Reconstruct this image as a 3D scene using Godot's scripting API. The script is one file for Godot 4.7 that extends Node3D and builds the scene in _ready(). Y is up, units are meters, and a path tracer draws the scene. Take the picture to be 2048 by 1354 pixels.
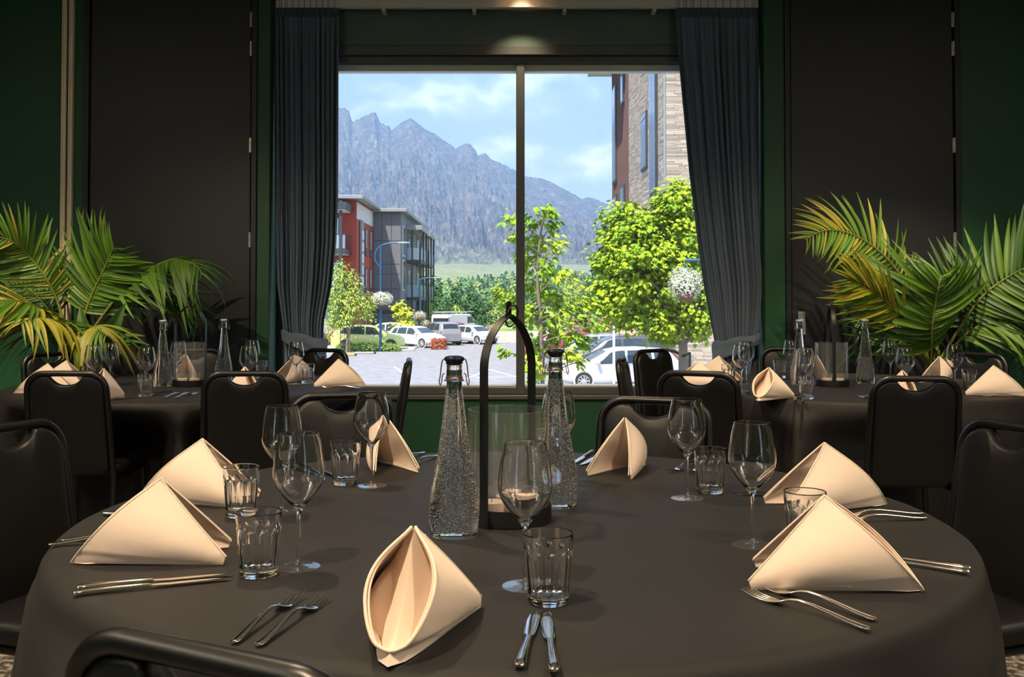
extends Node3D

var mats := {}
var used := {}
var spots := []
var rng := RandomNumberGenerator.new()
var noise := FastNoiseLite.new()


func _ready() -> void:
	rng.seed = 7
	noise.seed = 3
	noise.frequency = 1.0
	camera_and_light()
	build_room()
	build_landscape()
	build_street()
	build_tables()
	build_chairs()
	build_palms()


func camera_and_light() -> void:
	var cam := Camera3D.new()
	cam.name = "camera"
	cam.projection = Camera3D.PROJECTION_FRUSTUM
	cam.near = 0.05
	cam.far = 20000.0
	cam.size = 2.0 * 0.05 * 677.0 / 2000.0
	cam.frustum_offset = Vector2(0, -127.0 / 2000.0 * 0.05)
	cam.position = Vector3(0, 1.21, 0)
	cam.rotation = Vector3(0.024, 0, 0)
	add_child(cam)
	cam.current = true

	var env := Environment.new()
	env.background_mode = Environment.BG_SKY
	var sm := ProceduralSkyMaterial.new()
	sm.sky_top_color = Color(0.42, 0.66, 0.95)
	sm.sky_horizon_color = Color(0.86, 0.93, 1.0)
	sm.sky_curve = 0.24
	sm.ground_bottom_color = Color(0.42, 0.43, 0.42)
	sm.ground_horizon_color = Color(0.62, 0.66, 0.68)
	sm.sky_cover = ImageTexture.create_from_image(cloud_image())
	sm.sky_cover_modulate = Color(1.0, 0.96, 0.92, 0.8)
	var sky := Sky.new()
	sky.sky_material = sm
	env.sky = sky
	env.tonemap_mode = Environment.TONE_MAPPER_LINEAR
	env.tonemap_exposure = 1.55
	env.background_energy_multiplier = 1.3
	env.sdfgi_enabled = true
	env.ssao_enabled = true
	env.ssil_enabled = true
	env.volumetric_fog_enabled = true
	env.volumetric_fog_density = 0.0
	var we := WorldEnvironment.new()
	we.name = "world"
	we.environment = env
	add_child(we)

	var sun := DirectionalLight3D.new()
	sun.name = "sun"
	sun.light_color = Color(1.0, 0.95, 0.87)
	sun.light_energy = 2.0
	sun.light_angular_distance = 0.6
	sun.sky_mode = DirectionalLight3D.SKY_MODE_LIGHT_ONLY
	sun.shadow_enabled = true
	add_child(sun)
	sun.look_at_from_position(Vector3(-2.6, 10.0, 5.2), Vector3.ZERO)

	make_materials()
	var warm := Color(1.0, 0.89, 0.74)
	# [ceiling place, aimed at, energy, half angle]
	for d in [
		[Vector3(-0.95, 3.6, -0.55), Vector3(-0.15, 0.75, -2.0), 5.2, 44.0, "over the camera end of the front table, door side"],
		[Vector3(1.25, 3.6, -0.75), Vector3(0.3, 0.75, -2.0), 2.4, 44.0, "over the camera end of the front table, switch side"],
		[Vector3(-0.9, 3.6, -2.9), Vector3(-0.5, 0.75, -2.4), 2.6, 46.0, "over the window end of the front table"],
		[Vector3(-2.4, 3.6, -3.6), Vector3(-1.9, 0.75, -5.1), 5.0, 44.0, "before the palm-side table"],
		[Vector3(1.3, 3.6, -3.7), Vector3(1.7, 0.75, -5.1), 5.0, 44.0, "before the switch-side table"],
		[Vector3(-3.6, 3.6, -4.9), Vector3(-3.1, 1.1, -6.1), 8.0, 22.0, "aimed at the palm by the white post"],
		[Vector3(2.2, 3.6, -5.0), Vector3(2.7, 1.3, -6.2), 8.0, 24.0, "aimed at the palm by the switch plate"],
		[Vector3(0.07, 3.6, -6.95), Vector3(0.07, 0.0, -7.05), 1.7, 34.0, "close above the window mullion"],
		[Vector3(-2.6, 3.6, -1.6), Vector3(-2.6, 0.0, -1.61), 0.8, 40.0, "beside the front table, door side"],
		[Vector3(2.6, 3.6, -1.6), Vector3(2.6, 0.0, -1.61), 0.8, 40.0, "beside the front table, switch side"],
		[Vector3(0.2, 3.6, -4.4), Vector3(0.2, 0.0, -4.41), 1.2, 40.0, "over the gap between the two far tables"],
		[Vector3(-2.4, 3.6, 1.2), Vector3(-2.4, 0.0, 1.19), 1.0, 40.0, "behind the camera, door side"],
		[Vector3(2.4, 3.6, 1.2), Vector3(2.4, 0.0, 1.19), 1.0, 40.0, "behind the camera, switch side"],
		[Vector3(0.0, 3.6, 1.2), Vector3(0.0, 0.0, 1.19), 1.0, 40.0, "behind the camera, in the middle"],
	]:
		downlight(d[0], d[1], d[2], d[3], warm, d[4])
	for d in [[-3.35, -0.9, "beside the front table, door side"], [3.35, -0.9, "beside the front table, switch side"], [-3.2, 1.7, "behind the camera, door side"], [3.2, 1.7, "behind the camera, switch side"]]:
		added_fill_panel(Vector3(d[0], 3.6, d[1]), d[2])
	for d in [[-4.6, 0.6, "beside the camera, door side"], [4.6, 0.6, "beside the camera, switch side"], [-4.6, -2.6, "level with the front table's far edge, door side"], [4.6, -2.6, "level with the front table's far edge, switch side"]]:
		added_wall_uplight(Vector3(d[0], 2.5, d[1]), d[2])


func cloud_image() -> Image:
	var n := FastNoiseLite.new()
	n.seed = 21
	n.noise_type = FastNoiseLite.TYPE_SIMPLEX_SMOOTH
	n.fractal_type = FastNoiseLite.FRACTAL_FBM
	n.fractal_octaves = 6
	n.fractal_gain = 0.52
	n.frequency = 0.017
	n.domain_warp_enabled = true
	n.domain_warp_amplitude = 22.0
	n.domain_warp_frequency = 0.012
	var im := n.get_seamless_image(2048, 2048)
	im.convert(Image.FORMAT_RGB8)
	im.adjust_bcs(0.86, 3.2, 1.0)
	im.resize(4096, 2048, Image.INTERPOLATE_CUBIC)
	return im


func downlight(at: Vector3, to: Vector3, energy: float, half: float, tint: Color, where: String) -> void:
	var t := thing("ceiling_downlight", "round warm ceiling downlight " + where, "light", at, 0.0, "recessed warm downlights in the ceiling")
	var m := MB.new()
	m.lathe(PackedVector2Array([Vector2(0.052, 0.0), Vector2(0.052, -0.085), Vector2(0.055, -0.088), Vector2(0.060, -0.085), Vector2(0.060, 0.0)]), 28)
	part("can", m, mats.black_metal, t)
	m = MB.new()
	m.lathe(PackedVector2Array([Vector2(0, -0.012), Vector2(0.05, -0.012), Vector2(0.05, -0.002), Vector2(0, -0.002)]), 24)
	part("lamp_face", m, mats.lamp_glow, t)
	var s := SpotLight3D.new()
	s.name = "downlight_beam"
	s.light_color = tint
	s.light_energy = energy
	s.spot_angle = half
	s.spot_angle_attenuation = 0.8
	s.spot_range = 14.0
	s.spot_attenuation = 2.0
	s.light_size = 0.035
	s.shadow_enabled = true
	add_child(s, true)
	s.look_at_from_position(at + Vector3(0, -0.09, 0), to, Vector3(0.1, 0, 1))


func added_fill_panel(at: Vector3, where: String) -> void:  # unseen panels added to fill the room and reflect in the glasses
	var t := thing("added_light_panel", "added unseen white ceiling light panel " + where, "light", at, 0.0, "added unseen light panels on the ceiling")
	var m := MB.new()
	for k in [[Vector3(0.66, 0.05, 0.03), Vector3(0, -0.025, 0.615)], [Vector3(0.66, 0.05, 0.03), Vector3(0, -0.025, -0.615)], [Vector3(0.03, 0.05, 1.2), Vector3(0.315, -0.025, 0)], [Vector3(0.03, 0.05, 1.2), Vector3(-0.315, -0.025, 0)]]:
		m.box(k[0], k[1], 0.004)
	part("panel_frame", m, mats.white_paint, t)
	m = MB.new()
	m.box(Vector3(0.6, 0.01, 1.2), Vector3(0, -0.025, 0))
	part("diffuser", m, mats.added_panel_glow, t)
	var a := AreaLight3D.new()
	a.name = "added_panel_light"
	a.area_size = Vector2(0.58, 1.18)
	a.light_color = Color(1.0, 0.93, 0.82)
	a.light_energy = 1.8
	a.area_range = 14.0
	a.shadow_enabled = true
	add_child(a, true)
	a.position = at + Vector3(0, -0.055, 0)
	a.rotation = Vector3(-PI / 2.0, 0, 0)


func added_wall_uplight(at: Vector3, where: String) -> void:  # unseen uplights added to brighten the ceiling and the glass rims
	var inward := -signf(at.x)
	var t := thing("added_wall_uplight", "added unseen half-round black wall uplight " + where, "light", at, 0.0, "added unseen uplights on the side walls")
	var m := MB.new()
	m.x = Transform3D(Basis(), Vector3(inward * 0.1, 0, 0))
	m.lathe(PackedVector2Array([Vector2(0.03, 0.0), Vector2(0.09, 0.12), Vector2(0.095, 0.16), Vector2(0.088, 0.16), Vector2(0.082, 0.12), Vector2(0.0, 0.05), Vector2(0.0, 0.0), Vector2(0.03, 0.0)]), 28)
	part("bowl", m, mats.black_metal, t)
	m = MB.new()
	m.box(Vector3(0.012, 0.2, 0.1), Vector3(inward * 0.006, 0.05, 0), 0.003)
	m.box(Vector3(0.06, 0.02, 0.02), Vector3(inward * 0.04, 0.05, 0), 0.003)
	part("bracket", m, mats.black_metal, t)
	m = MB.new()
	m.ball(Vector3(inward * 0.1, 0.11, 0), Vector3(0.03, 0.03, 0.03), 12, 8)
	part("bulb", m, mats.lamp_glow, t)
	var s := SpotLight3D.new()
	s.name = "added_uplight_beam"
	s.light_color = Color(1.0, 0.93, 0.84)
	s.light_energy = 5.0
	s.spot_angle = 62.0
	s.spot_angle_attenuation = 0.9
	s.spot_range = 12.0
	s.light_size = 0.06
	s.shadow_enabled = true
	add_child(s, true)
	s.look_at_from_position(at + Vector3(inward * 0.1, 0.18, 0), at + Vector3(inward * 0.9, 1.6, 0), Vector3(0, 0, 1))


# ---------------------------------------------------------------- mesh builder
class MB:
	var v := PackedVector3Array()
	var ix := PackedInt32Array()
	var col := PackedColorArray()
	var x := Transform3D.IDENTITY

	func grid(rows: Array, wrap := false, flip := false) -> void:
		var b := v.size()
		var n: int = rows[0].size()
		for r in rows:
			for p in r:
				v.append(x * p)
		var m := n if wrap else n - 1
		for i in rows.size() - 1:
			for j in m:
				var a := b + i * n + j
				var c := b + i * n + (j + 1) % n
				if flip:
					ix.append_array([a, a + n, c, c, a + n, c + n])
				else:
					ix.append_array([a, c, a + n, c, c + n, a + n])

	func fix(i0: int, v0: int) -> void:
		var c := Vector3.ZERO
		for i in range(v0, v.size()):
			c += v[i]
		c /= maxi(1, v.size() - v0)
		var vol := 0.0
		for k in range(i0, ix.size(), 3):
			vol += (v[ix[k]] - c).dot((v[ix[k + 1]] - c).cross(v[ix[k + 2]] - c))
		if vol > 0.0:
			turn(i0)

	func turn(i0 := 0) -> void:
		for k in range(i0, ix.size(), 3):
			var t := ix[k + 1]
			ix[k + 1] = ix[k + 2]
			ix[k + 2] = t

	func solid(rows: Array, wrap := true, caps := true) -> void:
		var i0 := ix.size()
		var v0 := v.size()
		grid(rows, wrap)
		if caps:
			for e in [0, rows.size() - 1]:
				var r: PackedVector3Array = rows[e]
				var c := Vector3.ZERO
				for p in r:
					c += p
				c /= r.size()
				var mid := PackedVector3Array()
				mid.resize(r.size())
				mid.fill(c)
				grid([mid, r] if e == 0 else [r, mid], wrap)
		fix(i0, v0)

	func lathe(p: PackedVector2Array, seg := 32, sharp := 0.6, flute = null) -> void:
		var i0 := ix.size()
		var v0 := v.size()
		var run := PackedVector2Array([p[0]])
		for k in range(1, p.size()):
			run.append(p[k])
			var cut := k == p.size() - 1
			if not cut:
				cut = absf((p[k] - p[k - 1]).angle_to(p[k + 1] - p[k])) > sharp
			if cut:
				var rows := []
				for q in run:
					var row := PackedVector3Array()
					for s in seg:
						var a := TAU * s / seg
						var r: float = q.x if flute == null else flute.call(q, a)
						row.append(Vector3(r * cos(a), q.y, r * sin(a)))
					rows.append(row)
				grid(rows, true)
				run = PackedVector2Array([p[k]])
		fix(i0, v0)

	func tube(path: PackedVector3Array, rad, sides := 8, closed := false, flat := Vector2(1, 1), up := Vector3(0.03, 1, 0.02)) -> void:
		var rows := []
		var n := path.size()
		var side := Vector3.ZERO
		for i in n:
			var t: Vector3
			if closed:
				t = path[(i + 1) % n] - path[(i + n - 1) % n]
			else:
				t = path[mini(i + 1, n - 1)] - path[maxi(i - 1, 0)]
			t = t.normalized()
			if i == 0:
				side = t.cross(up).normalized()
				if side.length() < 0.1:
					side = t.cross(Vector3(1, 0, 0)).normalized()
			else:
				side = (side - t * side.dot(t)).normalized()
			var o := side.cross(t)
			var r: float = rad if rad is float else rad[i]
			var row := PackedVector3Array()
			for s in sides:
				var a := TAU * (s + 0.5) / sides
				row.append(path[i] + side * cos(a) * r * flat.x + o * sin(a) * r * flat.y)
			rows.append(row)
		if closed:
			rows.append(rows[0])
		solid(rows, true, not closed)

	func box(size: Vector3, at := Vector3.ZERO, bev := 0.0, basis := Basis.IDENTITY) -> void:
		var h := size / 2.0
		bev = minf(bev, minf(h.x, minf(h.y, h.z)) * 0.98)
		var pt := func(sg: Vector3, ax: int) -> Vector3:
			var q := Vector3(sg.x * (h.x - bev), sg.y * (h.y - bev), sg.z * (h.z - bev))
			q[ax] = sg[ax] * h[ax]
			return q
		var polys := []
		for ax in 3:
			var u := (ax + 1) % 3
			var w := (ax + 2) % 3
			for s in [-1.0, 1.0]:
				var q := []
				for k in [[-1.0, -1.0], [1.0, -1.0], [1.0, 1.0], [-1.0, 1.0]]:
					var sg := Vector3.ZERO
					sg[ax] = s
					sg[u] = k[0]
					sg[w] = k[1]
					q.append(pt.call(sg, ax))
				polys.append(q)
			if bev > 0.0:
				for s in [-1.0, 1.0]:
					for t in [-1.0, 1.0]:
						var lo := Vector3.ZERO
						lo[u] = s
						lo[w] = t
						lo[ax] = -1.0
						var hi := lo
						hi[ax] = 1.0
						polys.append([pt.call(lo, u), pt.call(hi, u), pt.call(hi, w), pt.call(lo, w)])
		if bev > 0.0:
			for sx in [-1.0, 1.0]:
				for sy in [-1.0, 1.0]:
					for sz in [-1.0, 1.0]:
						var sg := Vector3(sx, sy, sz)
						polys.append([pt.call(sg, 0), pt.call(sg, 1), pt.call(sg, 2)])
		for q in polys:
			var nrm: Vector3 = (q[1] - q[0]).cross(q[2] - q[0])
			if nrm.dot(q[0] + q[1] + q[2]) > 0.0:
				q.reverse()
			var b := v.size()
			for p in q:
				v.append(x * (at + basis * p))
			ix.append_array([b, b + 1, b + 2])
			if q.size() == 4:
				ix.append_array([b, b + 2, b + 3])

	func prism(poly: PackedVector2Array, z0: float, z1: float, bev := 0.0) -> void:
		var i0 := ix.size()
		var v0 := v.size()
		if Geometry2D.is_polygon_clockwise(poly):
			poly.reverse()
		var n := poly.size()
		var inn := PackedVector2Array()
		for i in n:
			var a := (poly[i] - poly[(i + n - 1) % n]).normalized()
			var c := (poly[(i + 1) % n] - poly[i]).normalized()
			var bis := Vector2(-a.y - c.y, a.x + c.x).normalized()
			inn.append(poly[i] + bis * bev)
		var rings := [[inn, z0], [poly, z0 + bev], [poly, z1 - bev], [inn, z1]] if bev > 0.0 else [[poly, z0], [poly, z1]]
		for k in rings.size() - 1:
			for i in n:
				var j := (i + 1) % n
				var b := v.size()
				for e in [[k, i], [k, j], [k + 1, j], [k + 1, i]]:
					var q: Vector2 = rings[e[0]][0][e[1]]
					v.append(x * Vector3(q.x, q.y, rings[e[0]][1]))
				ix.append_array([b, b + 1, b + 2, b, b + 2, b + 3])
		var tri := Geometry2D.triangulate_polygon(inn)
		var outward := 1.0
		if tri.size() >= 3:
			outward = (inn[tri[1]] - inn[tri[0]]).cross(inn[tri[2]] - inn[tri[0]])
		for e in [0, 1]:
			var b := v.size()
			for q in inn:
				v.append(x * Vector3(q.x, q.y, z0 if e == 0 else z1))
			for k in range(0, tri.size(), 3):
				if (e == 1) == (outward > 0.0):
					ix.append_array([b + tri[k], b + tri[k + 1], b + tri[k + 2]])
				else:
					ix.append_array([b + tri[k], b + tri[k + 2], b + tri[k + 1]])
		fix(i0, v0)

	func ball(c: Vector3, r: Vector3, seg := 12, rings := 8) -> void:
		var rows := []
		for i in rings + 1:
			var t := PI * i / rings
			var row := PackedVector3Array()
			for s in seg:
				var a := TAU * s / seg
				row.append(c + Vector3(r.x * sin(t) * cos(a), r.y * cos(t), r.z * sin(t) * sin(a)))
			rows.append(row)
		solid(rows, true, false)

	func mesh() -> ArrayMesh:
		var n := PackedVector3Array()
		n.resize(v.size())
		for k in range(0, ix.size(), 3):
			var a := ix[k]
			var b := ix[k + 1]
			var c := ix[k + 2]
			var g := (v[c] - v[a]).cross(v[b] - v[a])
			n[a] += g
			n[b] += g
			n[c] += g
		for i in n.size():
			n[i] = (n[i] * 1e6).normalized()
			if n[i].length_squared() < 0.5:
				n[i] = Vector3.UP
		var arr := []
		arr.resize(Mesh.ARRAY_MAX)
		arr[Mesh.ARRAY_VERTEX] = v
		arr[Mesh.ARRAY_NORMAL] = n
		arr[Mesh.ARRAY_INDEX] = ix
		if col.size() == v.size() and col.size() > 0:
			arr[Mesh.ARRAY_COLOR] = col
		var am := ArrayMesh.new()
		am.add_surface_from_arrays(Mesh.PRIMITIVE_TRIANGLES, arr)
		return am


# ---------------------------------------------------------------- scene helpers
func numbered(n: String) -> String:
	var k: int = used.get(n, 0)
	used[n] = k + 1
	return n if k == 0 else "%s_%03d" % [n, k]


func tag(o: Node, label: String, cat := "", group := "", kind := "") -> Node:
	if label:
		o.set_meta("label", label)
	if cat:
		o.set_meta("category", cat)
	if group:
		o.set_meta("group", group)
	if kind:
		o.set_meta("kind", kind)
	return o


func thing(n: String, label: String, cat: String, at := Vector3.ZERO, yaw := 0.0, group := "", kind := "") -> Node3D:
	var o := Node3D.new()
	o.name = numbered(n)
	add_child(o)
	o.position = at
	o.rotation.y = yaw
	tag(o, label, cat, group, kind)
	return o


func part(n: String, m, mat: Material, parent: Node, label := "", xf := Transform3D.IDENTITY) -> MeshInstance3D:
	var o := MeshInstance3D.new()
	o.mesh = m.mesh() if m is MB else m
	o.material_override = mat
	o.transform = xf
	if parent == self:
		o.name = numbered(n)
		add_child(o)
	else:
		var names: Dictionary = parent.get_meta("names") if parent.has_meta("names") else {}
		var k: int = names.get(n, 0)
		names[n] = k + 1
		parent.set_meta("names", names)
		o.name = n if k == 0 else "%s_%03d" % [n, k]
		parent.add_child(o)
	if label:
		o.set_meta("label", label)
	return o


func setting(n: String, m, mat: Material) -> MeshInstance3D:
	var o := part(n, m, mat, self)
	o.set_meta("kind", "structure")
	return o


func copy(src: Node3D, label: String, at: Vector3, yaw := 0.0, group := "") -> Node3D:
	var base := src.name.rstrip("0123456789").trim_suffix("_")
	var o: Node3D = src.duplicate()
	o.name = numbered(base)
	add_child(o)
	o.position = at
	o.rotation = Vector3(0, yaw, 0)
	o.set_meta("label", label)
	if group:
		o.set_meta("group", group)
	return o


func scatter(n: String, mesh: Mesh, mat: Material, parent: Node, xfs: Array, cols: Array = []) -> MultiMeshInstance3D:
	var mm := MultiMesh.new()
	mm.transform_format = MultiMesh.TRANSFORM_3D
	mm.use_colors = cols.size() > 0
	mm.mesh = mesh
	mm.instance_count = xfs.size()
	for i in xfs.size():
		mm.set_instance_transform(i, xfs[i])
		if cols.size():
			mm.set_instance_color(i, cols[i])
	var o := MultiMeshInstance3D.new()
	o.multimesh = mm
	o.material_override = mat
	if parent == self:
		o.name = numbered(n)
	else:
		o.name = n
	parent.add_child(o, true)
	o.set_meta("kind", "stuff")
	return o


func lin(r: int, g: int, b: int) -> Color:
	return Color8(r, g, b).srgb_to_linear()


func pick(table: Array, at: float) -> float:
	if at <= table[0][0]:
		return table[0][1]
	for i in range(1, table.size()):
		if at <= table[i][0]:
			var k: float = (at - table[i - 1][0]) / (table[i][0] - table[i - 1][0])
			return lerpf(table[i - 1][1], table[i][1], k)
	return table[-1][1]


func smooth_path(pts: Array, per := 6) -> PackedVector3Array:
	var out := PackedVector3Array()
	for i in pts.size() - 1:
		var a: Vector3 = pts[maxi(i - 1, 0)]
		var b: Vector3 = pts[i]
		var c: Vector3 = pts[i + 1]
		var d: Vector3 = pts[mini(i + 2, pts.size() - 1)]
		for k in per:
			out.append(b.cubic_interpolate(c, a, d, float(k) / per))
	out.append(pts[-1])
	return out


# ---------------------------------------------------------------- materials
func noise_tex(freq: float, octaves := 4, ramp: Gradient = null, size := 512, s := 1, cells := false) -> NoiseTexture2D:
	var n := FastNoiseLite.new()
	n.seed = s
	n.frequency = freq
	n.fractal_octaves = octaves
	n.noise_type = FastNoiseLite.TYPE_CELLULAR if cells else FastNoiseLite.TYPE_SIMPLEX_SMOOTH
	var t := NoiseTexture2D.new()
	t.width = size
	t.height = size
	t.seamless = true
	t.noise = n
	if ramp:
		t.color_ramp = ramp
	return t


func ramp(pairs: Array) -> Gradient:
	var g := Gradient.new()
	var o := PackedFloat32Array()
	var c := PackedColorArray()
	for p in pairs:
		o.append(p[0])
		c.append(p[1])
	g.offsets = o
	g.colors = c
	return g


func mt(key: String, c: Color, rough := 0.6, metal := 0.0, spec := 0.5) -> StandardMaterial3D:
	var m := StandardMaterial3D.new()
	m.resource_name = key
	m.albedo_color = c
	m.roughness = rough
	m.metallic = metal
	m.metallic_specular = spec
	mats[key] = m
	return m


func relief(m: StandardMaterial3D, t: Texture2D, scale: float, cm: float, world := false) -> void:
	m.heightmap_enabled = true
	m.heightmap_texture = t
	m.heightmap_scale = cm
	m.uv1_triplanar = true
	m.uv1_world_triplanar = world
	m.uv1_scale = Vector3.ONE * scale


func make_materials() -> void:
	var fine := noise_tex(0.09, 3, null, 512, 4)
	var soft := noise_tex(0.012, 3, null, 512, 5)
	var grain := noise_tex(0.05, 4, null, 512, 9, true)
	var m := mt("cloth_black", Color8(29, 28, 28), 0.66, 0.0, 0.42)
	m.rim_enabled = true
	m.rim = 0.12
	m.rim_tint = 0.4
	relief(m, fine, 7.0, 0.02, true)
	m = mt("napkin", Color8(240, 220, 203), 0.92, 0.0, 0.3)
	m.rim_enabled = true
	m.rim = 0.15
	relief(m, soft, 5.0, 0.03)
	m = mt("glass", Color(1, 1, 1, 0), 0.0)
	m.refraction_enabled = true
	m.refraction_scale = 0.05
	m = mt("bottle_glass", Color(0.97, 0.99, 1.0, 0), 0.0)
	m.refraction_enabled = true
	m.refraction_scale = 0.036
	m = mt("thin_glass", Color(0.96, 0.98, 0.97, 0.02), 0.01)
	m.transparency = BaseMaterial3D.TRANSPARENCY_ALPHA
	m = mt("window_glass", Color(0.98, 1.0, 0.99, 0.02), 0.0)
	m.transparency = BaseMaterial3D.TRANSPARENCY_ALPHA
	mt("steel", Color8(236, 232, 224), 0.1, 1.0)
	mt("copper_wire", Color8(150, 112, 90), 0.3, 1.0)
	mt("stopper_dark", Color8(24, 30, 46), 0.12)
	mt("stopper_pale", Color8(176, 186, 214), 0.15)
	mt("black_metal", Color8(20, 20, 20), 0.42, 0.0, 0.5)
	mt("ring_metal", Color8(70, 58, 46), 0.3, 1.0)
	mt("wax", Color8(236, 214, 196), 0.6).subsurf_scatter_enabled = true
	mats.wax.subsurf_scatter_strength = 0.3
	mt("bubble", Color8(245, 248, 252), 0.2)  # opaque white in place of the glint in air bubbles
	mt("wick", Color8(40, 34, 30), 0.9)
	m = mt("leather", Color8(19, 19, 20), 0.4, 0.0, 0.42)
	relief(m, grain, 9.0, 0.03)
	mt("chair_frame", Color8(15, 15, 16), 0.34)
	m = mt("green_paint", Color8(20, 74, 46), 0.55)
	relief(m, fine, 2.0, 0.02, true)
	m = mt("black_paint", Color8(25, 29, 34), 0.5)
	relief(m, fine, 2.0, 0.02, true)
	m = mt("curtain_cloth", Color8(100, 116, 134), 0.9)
	m.rim_enabled = true
	m.rim = 0.3
	relief(m, fine, 8.0, 0.03)
	mt("header_lit_tone", Color8(84, 104, 96), 0.5)  # glow round the window put into a lighter grey-green
	mt("frame_metal", Color8(86, 88, 86), 0.4, 0.2)
	mt("frame_pale", Color8(212, 216, 206), 0.45, 0.0)  # pale in place of daylight on the window beads; also the switch rocker
	mt("white_paint", Color8(214, 212, 204), 0.5)
	mt("cream_metal", Color8(236, 220, 194), 0.4, 0.0)
	mt("dark_gap", Color8(20, 20, 20), 0.8)
	mt("hinge_metal", Color8(206, 200, 180), 0.3, 0.8)
	mt("ceiling_paint", Color8(215, 213, 208), 0.9)
	m = mt("lamp_glow", Color8(255, 220, 170), 0.5)
	m.emission_enabled = true
	m.emission = Color(1.0, 0.75, 0.48)
	m.emission_energy_multiplier = 45.0
	m = mt("added_panel_glow", Color8(250, 244, 230), 0.5)
	m.emission_enabled = true
	m.emission = Color(1.0, 0.95, 0.86)
	m.emission_energy_multiplier = 1.2
	m = mt("carpet", Color.WHITE, 0.95)
	m.albedo_texture = noise_tex(0.03, 4, ramp([[0.3, Color8(44, 42, 40)], [0.5, Color8(96, 90, 82)], [0.7, Color8(150, 140, 126)]]), 512, 12)
	relief(m, fine, 1.6, 0.4, true)
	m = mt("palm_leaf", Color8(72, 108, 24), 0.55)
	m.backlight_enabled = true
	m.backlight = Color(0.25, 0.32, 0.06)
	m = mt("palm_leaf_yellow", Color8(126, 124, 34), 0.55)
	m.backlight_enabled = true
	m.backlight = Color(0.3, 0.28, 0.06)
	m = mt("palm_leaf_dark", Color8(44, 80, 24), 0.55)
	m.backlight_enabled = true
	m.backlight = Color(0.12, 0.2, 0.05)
	mt("palm_stem", Color8(104, 112, 44), 0.5)
	mt("pot_black", Color8(26, 26, 27), 0.5)
	mt("soil", Color8(52, 40, 30), 0.95)
	# outside
	m = mt("rock", Color.WHITE, 0.95, 0.0, 0.2)
	m.vertex_color_use_as_albedo = true
	m.albedo_texture = noise_tex(0.02, 6, ramp([[0.25, Color8(150, 146, 146)], [0.5, Color8(214, 208, 202)], [0.75, Color8(255, 252, 246)]]), 1024, 31)
	relief(m, noise_tex(0.014, 7, null, 1024, 33), 0.0012, 4500.0, true)
	m = mt("meadow", Color.WHITE, 0.95, 0.0, 0.2)
	m.vertex_color_use_as_albedo = true
	m.albedo_texture = noise_tex(0.02, 5, ramp([[0.25, Color8(176, 180, 160)], [0.55, Color8(226, 226, 205)], [0.8, Color8(255, 250, 236)]]), 512, 35)
	m.uv1_triplanar = true
	m.uv1_world_triplanar = true
	m.uv1_scale = Vector3.ONE * 0.008
	m = mt("asphalt", Color.WHITE, 0.85, 0.0, 0.3)
	m.albedo_texture = noise_tex(0.02, 5, ramp([[0.2, Color8(126, 127, 130)], [0.8, Color8(146, 146, 149)]]), 512, 36)
	m.uv1_triplanar = true
	m.uv1_world_triplanar = true
	m.uv1_scale = Vector3.ONE * 0.15
	m = mt("dirt", Color.WHITE, 0.95, 0.0, 0.2)
	m.albedo_texture = noise_tex(0.03, 5, ramp([[0.25, Color8(150, 136, 120)], [0.75, Color8(190, 178, 164)]]), 512, 37)
	m.uv1_triplanar = true
	m.uv1_world_triplanar = true
	m.uv1_scale = Vector3.ONE * 0.12
	for k in [["leaf_lime", Color(0.26, 0.32, 0.04)], ["leaf_green", Color(0.2, 0.28, 0.07)]]:
		m = mt(k[0], Color.WHITE, 0.65, 0.0, 0.3)
		m.vertex_color_use_as_albedo = true
		m.backlight_enabled = true
		m.backlight = k[1]
	m = mt("leaf_far", Color.WHITE, 0.8, 0.0, 0.3)
	m.vertex_color_use_as_albedo = true
	mt("bark", Color8(120, 108, 94), 0.9)
	mt("kerb", Color8(168, 164, 156), 0.85)
	mt("line_paint", Color8(238, 236, 230), 0.7)
	mt("stop_yellow", Color8(214, 164, 52), 0.7)
	mt("red_cladding", Color8(158, 58, 44), 0.7)
	mt("grey_cladding", Color8(104, 107, 112), 0.65)
	mt("pale_trim", Color8(206, 200, 196), 0.7)
	mt("dark_steel", Color8(58, 64, 68), 0.5, 0.3)
	mt("roof_metal", Color8(140, 146, 148), 0.5, 0.3)
	mt("pane_blue", Color8(96, 118, 140), 0.06, 0.2, 0.9)
	mt("pane_curtain", Color8(172, 190, 188), 0.12, 0.0, 0.7)
	m = mt("balcony_glass", Color(0.7, 0.82, 0.86, 0.25), 0.05)
	m.transparency = BaseMaterial3D.TRANSPARENCY_ALPHA
	mt("brown_cladding", Color8(92, 68, 62), 0.6)
	m = mt("stone_strip", Color.WHITE, 0.9, 0.0, 0.3)
	m.vertex_color_use_as_albedo = true
	mt("mortar", Color8(136, 126, 114), 0.95)
	mt("sandy_wall", Color8(206, 182, 152), 0.9)
	mt("sign_grey", Color8(128, 132, 138), 0.5)
	mt("lamp_blue", Color8(22, 84, 128), 0.4)
	mt("lamp_teal", Color8(24, 84, 96), 0.4)
	mt("lamp_head", Color8(150, 172, 186), 0.4)
	mt("post_white", Color8(220, 222, 224), 0.45)
	mt("tyre", Color8(38, 38, 40), 0.8)
	mt("alloy", Color8(196, 198, 200), 0.35, 0.5)
	mt("car_window", Color8(52, 62, 66), 0.08, 0.0, 0.5)
	mt("headlamp", Color8(214, 220, 224), 0.15)
	mt("tail_lamp", Color8(206, 46, 24), 0.25)
	mt("basket", Color8(118, 84, 56), 0.9)
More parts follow.
